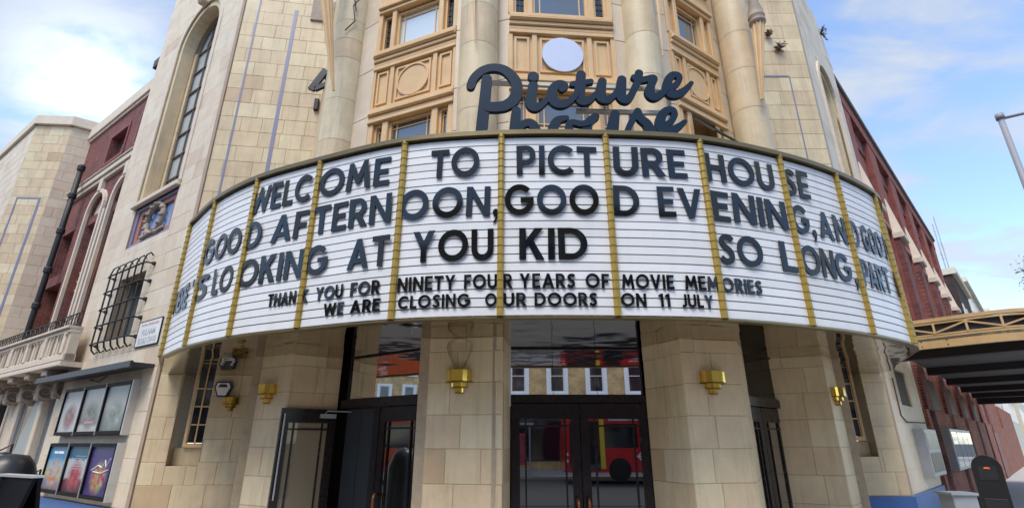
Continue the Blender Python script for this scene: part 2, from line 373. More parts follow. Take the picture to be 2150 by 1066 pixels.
# ================================================================== CINEMA BUILDING
CIN = thing('cinema_building', 'art deco corner cinema of cream stone blocks with ochre timber window bays', 'cinema', (.9, 8, 0))
def D(a): return Vector((math.sin(R(a)), math.cos(R(a))))
C = (-6.91, 10.24); dL = D(-55.5); dR = D(45); RC = (7.25, 10.25)
ZB = 2.85; ZT = 5.12
PW = Frame(C, dL)                    # left pier face, u grows to the left
LW = Frame(C, D(82))                 # left set back wall with window
RW = Frame((5.45, 10.2), D(90))      # right set back wall
RP = Frame(RC, dR)                   # right pier face
def wall_back(fr, u0, u1, z0, z1, holes=(), depth=.4, m=None, root=CIN):
    mb = MB(); fr.holed(mb, rect(u0, u1, z0, z1), [list(h) if not (isinstance(h, tuple) and len(h) == 4 and not isinstance(h[0], tuple)) else rect(*h) for h in holes], -.004, depth)
    return mb.build('wall', m or mortar, root)
# --- left pier
PIER_TOP = 17.2
ar_hole = arch(1.38, 3.75, 7.42, 12.55)
tile_hole = (1.28, 3.68, 6.22, 7.36)
gr_hole = (1.95, 3.35, 3.85, 5.35)
wall_back(PW, 0, 5.3, 0, PIER_TOP, [ar_hole, tile_hole, gr_hole], depth=.6)
ashlar(CIN, PW, 0, 5.3, .44, PIER_TOP, [arch(1.38, 3.75, 7.36, 12.55, grow=.0), tile_hole, gr_hole], seed=1, course=.43, w=(.5, .95), m=stone_pink, tones=(.45, 1))
mb = MB(); PW.box(mb, -.03, 5.36, -.14, .43, -.2, .05); mb.build('plinth', blue_paint, CIN, label='bright blue painted plinth band')
# pier returns (seen from the side)
for fr_, u_ in ((PW, 5.3),):
    mb = MB(); a = fr_.p(5.3, 0, -.01); b = fr_.p(5.3, 0, -3); mb.hexa([(a.x, a.y, 0), (b.x, b.y, 0), tuple(Vector((b.x, b.y, 0)) + Vector((dL.x, dL.y, 0)) * -.4), tuple(Vector((a.x, a.y, 0)) + Vector((dL.x, dL.y, 0)) * -.4)] + [(a.x, a.y, PIER_TOP), (b.x, b.y, PIER_TOP), (b.x + .33, b.y - .23, PIER_TOP), (a.x + .33, a.y - .23, PIER_TOP)])
    mb.build('pier_return', stone_pink, CIN)
def arch_ring(fr, u0, u1, z0, zs, w, n0, n1, m, root, name='arch_moulding', pt=1.):
    mb = MB(); fr.ring(mb, arch(u0, u1, z0, zs, grow=w, point=pt), arch(u0, u1, z0, zs, point=pt), n0, n1); return mb.build(name, m, root)
arch_ring(PW, 1.38, 3.75, 7.40, 12.55, .16, -.02, .03, pale_stone, CIN)
arch_ring(PW, 1.55, 3.58, 7.42, 12.55, .17, -.35, -.03, stone, CIN)
# splayed jamb blocks of the recess
JL = Frame(PW.p(3.74, 0, -.02).xy, -PW.n)
for k in range(13):
    mb = MB(); mb.tone = random.uniform(.3, 1); z0 = 7.42 + k * .4; PW.slab(mb, [(3.42, z0 + .005), (3.74, z0 + .005), (3.74, z0 + .395), (3.42, z0 + .395)], -.55, -.36 + .0); mb.build('stone', stone, CIN)
# arched window
def arched_window(fr, u0, u1, z0, zs, n, root, cols=3, rows=7):
    fm = MB(); fr.ring(fm, arch(u0, u1, z0, zs), arch(u0, u1, z0, zs, grow=-.055), n - .05, n + .03); w = fm.build('window', iron_gold, root, label='tall arched window with dark thin frame and small panes')
    fb = MB(); fr.box(fb, u0, u1, z0 - .08, z0, n - .05, n + .1); fb.build('sill', ochre, w)
    gp = MB(); P = arch(u0 + .05, u1 - .05, z0, zs); fr.slab(gp, P, n - .03, n - .015); gp.build('pane', g_pale2, w)
    bars = MB(); r = (u1 - u0) / 2; c = (u0 + u1) / 2
    for i in range(1, cols):
        u = u0 + (u1 - u0) * i / cols; fr.box(bars, u - .012, u + .012, z0, zs + math.sqrt(max(0, r * r - (u - c) ** 2)) - .05, n - .012, n + .03)
    bars.build('glazing_bars', iron_gold, w)
    for k in range(1, rows + 1):
        z = z0 + (zs - z0) * k / rows; bb = MB(); fr.box(bb, u0 + .05, u1 - .05, z - .016, z + .016, n - .012, n + .03); bb.build('transom', iron_gold, w)
    hm = MB(); fr.ring(hm, arch(c - r * .5, c + r * .5, zs, zs), arch(c - r * .5, c + r * .5, zs, zs, grow=-.04), n - .012, n + .03); hm.build('fanlight_bar', iron_gold, w)
iron_gold = mat('dark_gold_bar', (.14, .10, .07), .5, var=.15)
g_pale2 = glass_mat('pale_sky_glass', (.50, .58, .62), .25, 1.6)
arched_window(PW, 1.56, 2.85 + .55, 7.55, 12.55, -.42, CIN)
mb = MB(); PW.box(mb, 1.22, 3.82, 7.36, 7.50, -.45, .10, .02); mb.build('sill', pale_stone, CIN)
# keystone shell at the arch crown
mb = MB()
for k, (w_, z_) in enumerate(((.16, 13.70), (.24, 13.95), (.19, 14.2))): PW.box(mb, 2.56 - w_, 2.56 + w_, z_, z_ + .26, 0, .22 - .03 * k, .05)
mb.build('keystone', pale_stone, CIN)
# tile panel with wreath
mb = MB(); PW.box(mb, 1.28, 3.68, 6.22, 7.36, -.16, -.14); tp = mb.build('tile_panel', sky_glaze, CIN, label='blue glazed panel with a brown wreath in relief')
for nm, m_, i0, i1, dn in (('border', mauve, 0, .14, .10), ('border', terra, .14, .32, .06)):
    mb = MB(); O = rect(1.28 + i0, 3.68 - i0, 6.22 + i0 * .7, 7.36 - i0 * .7); I = rect(1.28 + i1, 3.68 - i1, 6.22 + i1 * .7, 7.36 - i1 * .7); PW.ring(mb, O + O[:1], I + I[:1], -.14, -.14 + dn); mb.build(nm, m_, tp)
mb = MB(); pts = [PW.p(2.45 + .44 * math.cos(a), 6.80 + .40 * math.sin(a), -.06) for a in [2 * math.pi * k / 24 for k in range(25)]]
mb.tube(pts, [.055 + .02 * (k % 2) for k in range(25)], 8)
for a in range(12):
    q = PW.p(2.45 + .44 * math.cos(a * .5236), 6.80 + .40 * math.sin(a * .5236), -.02); mb.lathe(q, [(.0, -.06), (.06, -.03), (.07, .02), (0, .06)], 6)
for s_ in (-1, 1): mb.tube([PW.p(2.45 + s_ * .12, 6.42, -.05), PW.p(2.45 + s_ * .42, 6.36, -.03), PW.p(2.45 + s_ * .62, 6.44, -.05)], [.07, .06, .04], 6)
mb.build('wreath', old_stone, tp, smooth=True)
# grilled window
mb = MB(); O = rect(1.95, 3.35, 3.85, 5.35); I = rect(2.03, 3.27, 3.93, 5.27); PW.ring(mb, O + O[:1], I + I[:1], -.36, -.28); gw = mb.build('window', mat('grey_window_frame', (.22, .21, .20), .5, var=.1), CIN, label='small window behind a black iron grille')
mb = MB(); PW.box(mb, 2.0, 3.3, 3.9, 5.3, -.34, -.335); mb.build('pane', glass_mat('grey_glass', (.10, .12, .13), .06, 1.5), gw)
gt = MB(); PW.box(gt, 1.9, 3.4, 5.38, 5.40, .2, .21)
cagew = []
for k in range(6):
    u = 1.72 + k * .37; mb = MB()
    mb.tube([PW.p(u, 5.66, .02), PW.p(u, 5.72, .08), PW.p(u, 5.64, .15), PW.p(u, 5.50, .18), PW.p(u, 3.74, .18), PW.p(u, 3.62, .15), PW.p(u, 3.54, .08), PW.p(u, 3.60, .02)], .020, 6)
    mb.build('grille_bar', iron, CIN)
for k in range(5):
    z = 3.75 + k * .42; mb = MB(); mb.tube([PW.p(1.55, z, .01), PW.p(1.57, z, .17), PW.p(1.70, z, .195), PW.p(3.59, z, .195), PW.p(3.72, z, .17), PW.p(3.74, z, .01)], .020, 6)
    for u in (1.55, 3.74): mb.lathe(PW.p(u, z, .02), [(0, -.05), (.05, -.03), (.05, .03), (0, .05)], 6)
    mb.build('grille_bar', iron, CIN)
# awning over the posters
mb = MB(); PW.slab(mb, [(.30, 3.0), (5.75, 3.0), (5.75, 3.06), (.30, 3.06)], .0, .42); PW.box(mb, .26, 5.8, 2.96, 3.08, .40, .45)
tag(mb.build('poster_canopy', mat('dark_grey_canopy', (.045, .05, .06), .5, var=.1)), 'long dark grey flat canopy over the film posters on the left pier', 'canopy')
# --- left set back wall
lw_hole = (.46, 1.02, 1.17, 4.5)
wall_back(LW, 0, 2.75, 0, 14.5, [lw_hole], depth=.5)
ashlar(CIN, LW, .02, 2.75, .44, 14.5, [lw_hole], seed=2, course=.40, w=(.42, .64), tones=(.2, .95))
mb = MB(); LW.box(mb, .02, 2.7, -.14, .43, -.2, .05); mb.build('plinth', blue_paint, CIN)
def small_window(fr, u0, u1, z0, z1, n, root):
    O = rect(u0, u1, z0, z1); I = rect(u0 + .05, u1 - .05, z0 + .07, z1 - .05); mb = MB(); fr.ring(mb, O + O[:1], I + I[:1], n - .04, n + .04)
    w = mb.build('window', ochre, root, label='narrow gold framed window with eight panes under the sign')
    for i in range(2):
        for k in range(4):
            a0 = u0 + .05 + (u1 - u0 - .1) * i / 2; a1 = u0 + .05 + (u1 - u0 - .1) * (i + 1) / 2; b0 = z0 + .07 + (z1 - z0 - .12) * k / 4; b1 = z0 + .07 + (z1 - z0 - .12) * (k + 1) / 4
            q = MB(); fr.box(q, a0 + .006, a1 - .006, b0 + .008, b1 - .008, n - .012, n - .006); q.build('pane', g_dark, w)
    q = MB(); c = (u0 + u1) / 2; fr.box(q, c - .012, c + .012, z0 + .07, z1 - .05, n - .005, n + .02); q.build('glazing_bar', ochre, w)
    for k in range(1, 4):
        z = z0 + .07 + (z1 - z0 - .12) * k / 4; q = MB(); fr.box(q, u0 + .05, u1 - .05, z - .012, z + .012, n - .005, n + .016); q.build('glazing_bar', ochre, w)
small_window(LW, .62, 1.02, 1.50, 2.98, -.18, CIN)
# blue glazed lines let into the walls
for u, w_, z1_ in ((.36, .022, 12.6), (1.28, .042, 12.2)):
    mb = MB(); LW.box(mb, u - w_, u + w_, 3.0, z1_, 0, .012); mb.build('glazed_band', mauve, CIN)
# --- right set back wall
rw_hole = (.90, 1.35, 1.34, 4.5)
wall_back(RW, -.9, 1.80, 0, 14.5, [rw_hole], depth=.5)
ashlar(CIN, RW, -.9, 1.78, .68, 14.5, [rw_hole], seed=3, course=.40, w=(.40, .62), tones=(.2, .95))
mb = MB(); mb.tone = .4; LW.box(mb, .46, 1.02, 1.17, 1.49, -.45, -.2, .006); mb.build('stone', stone, CIN); mb = MB(); mb.tone = .3; RW.box(mb, .90, 1.35, 1.34, 1.61, -.45, -.2, .006); mb.build('stone', stone, CIN)
small_window(RW, .92, 1.28, 1.62, 3.05, -.18, CIN)
mb = MB(); RW.box(mb, .9, 1.82, -.14, .67, -.2, .05); mb.build('plinth', blue_paint, CIN)
for u, w_ in ((.20, .02), (1.28, .014)):
    mb = MB(); RW.box(mb, u - w_, u + w_, 3.0, 9.9, 0, .012); mb.build('glazed_band', mauve, CIN)
mb = MB(); RW.box(mb, .20, 1.28, 9.9, 9.94, 0, .012); mb.build('glazed_band', mauve, CIN)
# --- right pier: face, recess and shoulder
def smth(lst): return lst
rp_out = [(0, 0), (3.77, 0), (3.77, 12.35), (3.55, 12.9), (3.1, 13.6), (2.9, 13.9), (0, 13.9)]
rp_hole = arch(1.25, 2.75, 6.0, 10.6); rp_win = rect(1.35, 2.55, 2.33, 3.08)
mb = MB(); RP.holed(mb, rp_out, [rp_hole, rp_win], -.004, .5); mb.build('wall', smooth_stone, CIN)
ashlar(CIN, RP, 0, 3.77, .68, 12.4, [rp_hole, (1.35, 2.55, 2.33, 3.08)], seed=4, course=.43, w=(.5, .9), tones=(.6, 1), m=stone_pink)
ashlar(CIN, RP, 0, 2.95, 12.4, 13.9, [], seed=5, course=.43, w=(.5, .9), tones=(.6, 1), m=stone_pink)
mb = MB(); RP.slab(mb, [(2.95, 12.4), (3.77, 12.4), (3.5, 12.95), (3.1, 13.6), (2.95, 13.9)], -.4, .01); mb.build('pier_shoulder', pale_stone, CIN)
mb = MB(); a = Vector(RP.p(0, 0, -.01)); mb.prism([RP.p(0, 0, -.5).xy, RP.p(2.9, 0, -.5).xy, RP.p(2.9, 0, -3).xy, (6.0, 12.6), (7.25, 10.35)], 10.5, 13.85); mb.build('pier_return', stone_pink, CIN)
mb = MB(); RP.box(mb, 0, 3.8, -.14, .67, -.2, .05); mb.build('plinth', blue_paint, CIN)
arch_ring(RP, 1.25, 2.75, 6.0, 10.6, .14, -.02, .05, pale_stone, CIN); arch_ring(RP, 1.4, 2.6, 6.0, 10.6, .14, -.3, -.05, smooth_stone, CIN)
arched_window(RP, 1.42, 2.58, 6.1, 10.6, -.38, CIN, cols=2)
mb = MB(); RP.box(mb, 2.62, 2.80, 5.0, 10.2, 0, .09, .02); mb.build('pilaster_rib', pale_stone, CIN)
mb = MB(); RP.box(mb, -.02, .10, .67, 13.6, .0, .03); mb.build('corner_band', mat('brown_corner_stone', (.40, .29, .20), .5, var=.15, bump=.1), CIN)
mb = MB(); PW.box(mb, -.02, .12, .44, 13.6, .0, .02); mb.build('corner_band', MATS['brown_corner_stone'], CIN)
mb = MB(); RP.box(mb, 1.36, 2.54, 2.34, 3.07, -.06, -.03); mb.build('dark_window_panel', mat('dark_window_fill', (.06, .05, .045), .7, var=.3), CIN)  # dark panel closes the small window, its unlit inside put into the colour

# --- ground floor pillars under the signboard
def pillar(faces, seed, label=None, top=2.85):
    for k, (a, b) in enumerate(faces):
        fr = Frame(a, Vector(b) - Vector(a)); L_ = (Vector(b) - Vector(a)).length
        mb = MB(); fr.box(mb, 0, L_, 0, top, -.12, -.004); mb.build('wall', mortar, CIN)
        ashlar(CIN, fr, 0, L_, -.02, top - .001, [], seed=seed * 10 + k, course=.385, w=(.34, .66), tones=(.35, .95))
pillar([((-3.91, 8.13), (-3.29, 7.8)), ((-3.29, 7.8), (-2.71, 8.28)), ((-3.91, 8.13), (-4.3, 9.3))], 11)
pillar([((-1.05, 6.58), (-.12, 6.43)), ((-.12, 6.43), (-.03, 7.28)), ((-1.05, 6.58), (-1.12, 7.3))], 12)
pillar([((2.15, 6.58), (2.94, 6.72)), ((1.84, 7.28), (2.15, 6.58)), ((2.94, 6.72), (3.35, 7.5))], 13)
pillar([((4.10, 8.28), (4.76, 7.94)), ((4.76, 7.94), (5.14, 8.33)), ((5.14, 8.33), (5.35, 10.1))], 14)
# masonry above, hidden behind the sign: a plain drum carrying the bays
mb = MB(); mb.prism([(-6.8, 10.5), (-4.95, 10.75), (-3.3, 8.4), (-2.6, 8.2), (-1.1, 7.25), (0, 7.35), (1.9, 7.4), (2.9, 7.5), (4.0, 8.3), (5.3, 8.6), (5.5, 10.4), (7.1, 10.5), (7.1, 12), (-6.8, 12)], 2.87, 5.0); mb.build('floor_slab', mortar, CIN)

# --- upper window bays
ZS = 8.45     # sill of the tall upper windows
def bay(A, ang, Lb, kind):
    fr = Frame(A, D(ang))
    def tr(u): return u
    b = MB(); fr.box(b, 0, Lb, 5.0, 14.0, -.5, -.16); b.build('bay_backing', ochre, CIN)
    # layout across: narrow light, mullion, wide light, mullion, narrow light
    s1 = Lb * .20; s2 = Lb * .80; mw = .10
    # mouldings
    def mould(z0, z1, n1, bev=.012): q = MB(); fr.box(q, 0, Lb, z0, z1, -.16, n1, bev); q.build('moulding', ochre, CIN)
    mould(8.37, 8.45, .06); mould(8.28, 8.365, .10, .03); mould(8.20, 8.275, .05); mould(8.12, 8.195, .02); mould(8.03, 8.115, .035, .01)
    mould(7.12, 7.20, .03); mould(7.03, 7.115, .07, .02); mould(6.95, 7.025, .02); mould(6.87, 6.945, .05)
    # panel zone
    q = MB(); fr.box(q, 0, Lb, 7.20, 8.03, -.16, -.03); q.build('spandrel', ochre, CIN)
    for (a, b2) in ((.09, s1 - .02), (s1 + .16, s2 - .16), (s2 + .02, Lb - .09)):
        O = rect(a, b2, 7.27, 7.97); I = rect(a + .035, b2 - .035, 7.305, 7.935)
        q = MB(); fr.ring(q, O + O[:1], I + I[:1], -.03, .0); q.build('panel_frame', ochre, CIN)
    for u in (0.02, s1 + .07, s2 - .07, Lb - .02):
        q = MB(); fr.box(q, u - .04, u + .04, 7.2, 8.03, -.03, .012); q.build('stile', ochre, CIN)
    c = Lb / 2; nn_ = 32; rr = .335
    circ = lambda r: [(c + r * math.cos(2 * math.pi * k / nn_), 7.625 + r * math.sin(2 * math.pi * k / nn_)) for k in range(nn_)]
    q = MB(); fr.ring(q, circ(rr) + circ(rr)[:1], circ(rr - .03) + circ(rr - .03)[:1], -.03, .006); q.build('roundel_frame', ochre, CIN)
    if kind == 'c':
        q = MB(); fr.slab(q, circ(.345), .006, .03); q.build('roundel', disc_mat, CIN, label='blank pale blue round disc')
    else:
        q = MB(); fr.slab(q, circ(rr - .03), -.03, -.012); q.build('roundel', ochre, CIN)
    # upper window tier
    ztop = 9.32
    def light(a, b2, z0, z1, gl, lead, inner=True, lab=None, opening=0.):
        O = rect(a, b2, z0, z1); I = rect(a + .045, b2 - .045, z0 + .045, z1 - .045)
        q = MB(); fr.ring(q, O + O[:1], I + I[:1], -.15, -.05); w = q.build('window', ochre, CIN, label=lab)
        q = MB(); fr.box(q, a + .04, b2 - .04, z0 + .04, z1 - .04, -.115, -.11); q.build('pane', gl, w)
        q = MB(); aa, bb, c0, c1 = a + .045, b2 - .045, z0 + .045, z1 - .045
        if lead:
            k = max(2, round((bb - aa) / .085)); 
            for i in range(1, k): u = aa + (bb - aa) * i / k; fr.box(q, u - .006, u + .006, c0, c1, -.108, -.098)
            k = max(2, round((c1 - c0) / .13))
            for i in range(1, k): z = c0 + (c1 - c0) * i / k; fr.box(q, aa, bb, z - .006, z + .006, -.1075, -.099)
            q.build('lead_bars', iron, w)
        elif inner:
            for u in (aa + .09, bb - .09): fr.box(q, u - .010, u + .010, c0, c1, -.108, -.09)
            for z in ((c0 + .09, c1 - .09) if c1 - c0 > .5 else ()): fr.box(q, aa, bb, z - .010, z + .010, -.1075, -.091)
            if q.v: q.build('glazing_bars', ochre, w)
        return w
    for u in (0.03, s1, s2, Lb - .03):
        q = MB(); fr.box(q, u - .05, u + .05, ZS, 9.5, -.15, .02, .01); q.build('mullion', ochre, CIN)
    light(.08, s1 - .05, ZS, ztop, g_dark, True, lab='narrow leaded side window')
    light(s1 + .05, s2 - .05, ZS, ztop, {'l': g_pale, 'c': g_sky, 'r': g_sky}[kind], False, lab={'l': 'wide window with a pale blind', 'c': None, 'r': None}[kind])
    light(s2 + .05, Lb - .08, ZS, ztop, g_dark, True, lab='narrow leaded side window')
    for k, (z0, z1, n1) in enumerate(((9.36, 9.44, .05), (9.45, 9.53, .09), (9.54, 9.9, .02), (9.91, 10.0, .1))): mould(z0, z1, n1)
    q = MB(); fr.box(q, 0, Lb, 10.0, 14.0, -.16, .0); q.build('spandrel', ochre, CIN)
    # lower tiers
    for u in (.05, s1 + .02, s2 - .02, Lb - .05):
        q = MB(); fr.box(q, u - .06, u + .06, 5.0, 6.87, -.15, .01, .01); q.build('mullion', ochre, CIN)
    for z0, z1 in ((6.20, 6.86), (5.2, 6.05)):
        for (a, b2) in ((.11, s1 - .04), (s1 + .08, s2 - .08), (s2 + .04, Lb - .11)):
            if kind == 'r' and z0 > 6 and a > s1 and a < s2 - .1:
                # this casement hangs open, tilted outward at its foot
                w_ = MB(); P = []
                for uu, zz in ((a, z1), (b2, z1), (b2, z0), (a, z0)):
                    t_ = (z1 - zz); P.append(fr.p(uu, z1 - t_ * .8, -.03 + t_ * .62))
                def lp(i): x = [P[j] for j in range(4)]; ce = sum(x, Vector()) / 4; return [p_ + (ce - p_) * i for p_ in x]
                A_, B_ = lp(0), lp(.16); nrm = (P[1] - P[0]).cross(P[3] - P[0]).normalized() * .03
                for i in range(4):
                    j = (i + 1) % 4; w_.hexa([A_[i], A_[j], B_[j], B_[i], A_[i] + nrm, A_[j] + nrm, B_[j] + nrm, B_[i] + nrm])
                wo = w_.build('window', mat('dark_casement', (.06, .055, .05), .4, var=.1), CIN, label='open casement tilted outward')
                g_ = MB(); g_.hexa([p_ + nrm * .4 for p_ in B_] + [p_ + nrm * .6 for p_ in B_]); g_.build('pane', g_sky, wo)
                continue
            light(a, b2, z0, z1, g_sky, False)
        q = MB(); fr.box(q, 0, Lb, z0 - .14, z0 - .01, -.15, .03, .01); q.build('rail', ochre, CIN)
bay((-.96, 7.1), -67, 1.737, 'l'); bay((-.05, 6.8), 85.5, 1.785, 'c'); bay((2.78, 7.2), 56, 1.35, 'r')

# --- columns between the bays, drum by drum
def column(cx, cy, r, a_face, seed, w0=None):
    rnd = random.Random(seed); z = 5.0; col = None
    base = MB(); base.lathe((cx, cy, 0), [(r - .008, 5.0), (r - .008, 14)], 28); col = base.build('column', mortar, CIN, smooth=True)
    while z < 13.5:
        h = rnd.uniform(.78, .92) if rnd.random() > .3 else .45
        d = MB(); d.tone = rnd.uniform(.3, 1); d.lathe((cx, cy, 0), [(r, z + .004), (r, z + h - .004)], 36); d.build('drum', stone, col, smooth=True)
        z += h
for i, (cx, cy, r) in enumerate(((-3.20, 8.13, .335), (-.55, 6.78, .315), (2.22, 7.0, .29), (4.37, 7.98, .30))): column(cx, cy, r, 0, 30 + i)
# flat pilaster strips flanking the columns
def strip(a, b, seed):
    fr = Frame(a, Vector(b) - Vector(a)); L_ = (Vector(b) - Vector(a)).length; rnd = random.Random(seed); z = 5.0
    q = MB(); fr.box(q, 0, L_, 5, 14, -.3, -.005); q.build('wall', mortar, CIN)
    while z < 13.6:
        h = rnd.uniform(.8, 1.3); q = MB(); q.tone = rnd.uniform(.45, 1); fr.box(q, .002, L_ - .002, z + .004, z + h - .004, -.03, .004, .006); q.build('stone', stone_pink, CIN); z += h
strip((-3.65, 8.45), (-2.56, 7.76), 1); strip((-.97, 7.06), (-.03, 6.79), 2); strip((1.72, 6.94), (2.80, 7.22), 3); strip((3.88, 7.93), (4.75, 8.7), 4)
q = MB(); q.prism([(-5.2, 11), (-4.9, 10.9), (-3.6, 8.5), (-2.6, 8.0), (-.9, 7.5), (1.8, 7.5), (2.9, 7.8), (3.9, 8.4), (4.75, 8.75), (5.5, 10.6), (5.5, 11.5)], 5.0, 14); q.build('core_wall', smooth_stone, CIN)
# recessed panel and stain blocks high on the left wall
mb = MB(); LW.box(mb, 1.66, 2.25, 11.9, 12.6, .0, .05, .02); mb.build('cornice_block', old_stone, CIN)
emit_stones(CIN)

# --- doors and transoms
dF = Frame((-.03, 7.3), (1, 0))
def door(fr, u0, u1, z1, root, hinge='l', bars=True, lab=None, n=0., gl=None):
    st = .115; O = rect(u0, u1, 0, z1); I = rect(u0 + st, u1 - st, .28, z1 - .2)
    q = MB(); fr.ring(q, O + O[:1], I + I[:1], n - .05, n); d = q.build('door', door_black, root, label=lab)
    q = MB(); fr.box(q, u0 + st, u1 - st, .28, z1 - .2, n - .03, n - .024); q.build('pane', gl or g_door, d)
    q = MB(); a, b = u0 + st, u1 - st
    for u in (a + .08, b - .08): fr.box(q, u - .011, u + .011, .28, z1 - .2, n - .022, n - .004)
    for z in (z1 - .29, .55): fr.box(q, a, b, z - .011, z + .011, n - .0225, n - .005)
    q.build('glazing_bars', door_black, d)
    return d
d1 = door(dF, .02, .945, 2.09, CIN, lab='left leaf of the centre double doors'); d2 = door(dF, .955, 1.87, 2.09, CIN, lab='right leaf of the centre double doors')
def handle(fr, u, z, par, n=0):
    q = MB(); q.tube([fr.p(u, z + .12, n + .01), fr.p(u, z + .13, n + .05), fr.p(u, z + .06, n + .07), fr.p(u, z - .2, n + .07), fr.p(u, z - .27, n + .05), fr.p(u, z - .26, n + .01)], [.02, .03, .022, .018, .03, .02], 8)
    q.build('handle', mat('copper_handle', (.45, .2, .1), .3, metal=.9, var=.1), par, smooth=True)
handle(dF, .88, .78, d1); handle(dF, 1.02, .78, d2)
q = MB(); dF.box(q, -.05, 1.95, 2.10, 2.19, -.1, .03); q.build('door_head', door_black, CIN)
def transom(fr, u0, u1, z0, z1, n_, lab=None, gl=None):
    O = rect(u0, u1, z0, z1); I = rect(u0 + .02, u1 - .02, z0 + .02, z1 - .02); q = MB(); fr.ring(q, O + O[:1], I + I[:1], -.05, .01); t = q.build('transom_window', door_black, CIN, label=lab)
    for i in range(n_):
        a = u0 + .02 + (u1 - u0 - .04) * i / n_; b = u0 + .02 + (u1 - u0 - .04) * (i + 1) / n_
        q = MB(); fr.box(q, a + .003, b - .003, z0 + .02, z1 - .02, -.02, -.014); q.build('pane', gl or g_trans, t)
transom(dF, -.03, 1.84, 2.19, 2.845, 3, 'mirror bright glass over the centre doors reflecting the street')
# left doorway: open leaf against the pillar, dark board, closed leaf
lF = Frame((-2.56, 8.25), Vector((1.42, -1.0)))
q = MB(); lF.box(q, -.1, 1.85, 2.08, 2.2, -.1, .04); q.build('door_head', door_black, CIN)
transom(lF, .0, 1.8, 2.2, 2.845, 1, 'bright glass over the left doors')
q = MB(); lF.box(q, .0, .66, 0, 2.07, -.07, -.03); bo = q.build('board_panel', board_grey, CIN, label='slate grey boarded panel')
q = MB(); lF.box(q, .325, .33, 0, 2.07, -.03, -.026); q.build('seam', black, bo)
q = MB(); lF.box(q, .66, .78, 0, 2.08, -.08, .01); q.build('door_post', black, CIN)
ld = door(lF, .78, 1.62, 2.07, CIN, lab='closed dark leaf of the left doorway'); handle(lF, .86, .80, ld)
oF = Frame(Vector((-3.31, 7.70)), Vector((.62, .50)))
od = door(oF, .0, .80, 2.06, CIN, lab='open door leaf folded back against the left pillar', gl=glass_mat('clear_open_door_glass', (.28, .235, .165), .02, 1.3), n=.0)
q = MB(); q.tube([oF.p(.04, .85, .03), oF.p(.04, 1.98, .03)], .011, 6); q.build('door_bolt', silver, od)
q = MB(); oF.box(q, .55, .78, 1.93, 1.99, .0, .06); q.tube([oF.p(.62, 2.0, .04), oF.p(.62, 2.03, .1), oF.p(1.05, 2.03, .12)], .010, 6); q.build('door_closer', grey_metal, od)
# right doorway
rF = Frame((3.1, 7.35), Vector((1.05, .95)))
q = MB(); rF.box(q, -.1, 1.6, 2.08, 2.2, -.1, .04); q.build('door_head', door_black, CIN)
transom(rF, .0, 1.5, 2.2, 2.845, 1, 'dark glass over the right doors', gl=glass_mat('dark_transom_glass', (.006, .006, .007), .02, 1.35))
door(rF, .0, .75, 2.07, CIN, lab='left leaf of the right doorway'); door(rF, .76, 1.5, 2.07, CIN, lab='right leaf of the right doorway')
q = MB(); q.tube([(-.035, 7.22, 2.05), (-.035, 7.2, 2.05 + .8)], .02, 8); q.build('door_jamb_trim', silver, CIN)
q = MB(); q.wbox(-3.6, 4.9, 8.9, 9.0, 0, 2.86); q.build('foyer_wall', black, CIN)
# anchors: iron cramps and rust studs on the wall
# ================================================================== SIGNBOARD
S = 1.25 / 1.9
B = [(343, 748), (390, 727), (482, 707), (625, 690), (822, 672), (1050, 665), (1297, 665), (1520, 670), (1705, 685), (1832, 702), (1905, 722), (1929, 738)]
def atZ(x, y, Z): d = ray(x, y); t = (Z - EYE) / d.z; return Vector((d.x * t, d.y * t))
DV = [atZ(x, y, ZB) for x, y in B]
DV[0] = Vector((-5.50, 8.10)); DV[10] = Vector((5.46, 6.98)); DV[11] = Vector((5.93, 7.55))
ctrl = [DV[0] * 2 - DV[1]] + DV + [Vector((6.35, 8.35))]
curve = []; divs = []
for i in range(1, len(ctrl) - 2):
    p0, p1, p2, p3 = ctrl[i - 1:i + 3]; divs.append(len(curve))
    for k in range(16):
        t = k / 16; curve.append(.5 * ((2 * p1) + (p2 - p0) * t + (2 * p0 - 5 * p1 + 4 * p2 - p3) * t * t + (-p0 + 3 * p1 - 3 * p2 + p3) * t ** 3))
divs.append(len(curve)); curve.append(ctrl[-2])
cum = [0]
for a, b in zip(curve, curve[1:]): cum.append(cum[-1] + (b - a).length)
def at_s(s):
    s = min(max(s, 0), cum[-1] - 1e-6); lo = max(i for i in range(len(cum)) if cum[i] <= s); lo = min(lo, len(curve) - 2)
    f = (s - cum[lo]) / (cum[lo + 1] - cum[lo]); t = (curve[lo + 1] - curve[lo]).normalized(); n = Vector((t.y, -t.x))
    return curve[lo] + (curve[lo + 1] - curve[lo]) * f, t, n
def s_of(x, y):
    d = ray(x, y); d = Vector((d.x, d.y)); best = None
    for i in range(len(curve) - 1):
        a = d.x * curve[i].y - d.y * curve[i].x; b = d.x * curve[i + 1].y - d.y * curve[i + 1].x
        if a * b <= 0 and a != b: return cum[i] + (cum[i + 1] - cum[i]) * a / (a - b)
    return 0 if x < 900 else cum[-1]
SG = thing('cinema_signboard', 'long curved white signboard with gold dividers wrapping round the corner above the entrance', 'signboard', (.3, 6.5, ZB))
def nrm_at(i):
    t = (curve[min(i + 1, len(curve) - 1)] - curve[max(i - 1, 0)]).normalized(); return Vector((t.y, -t.x))
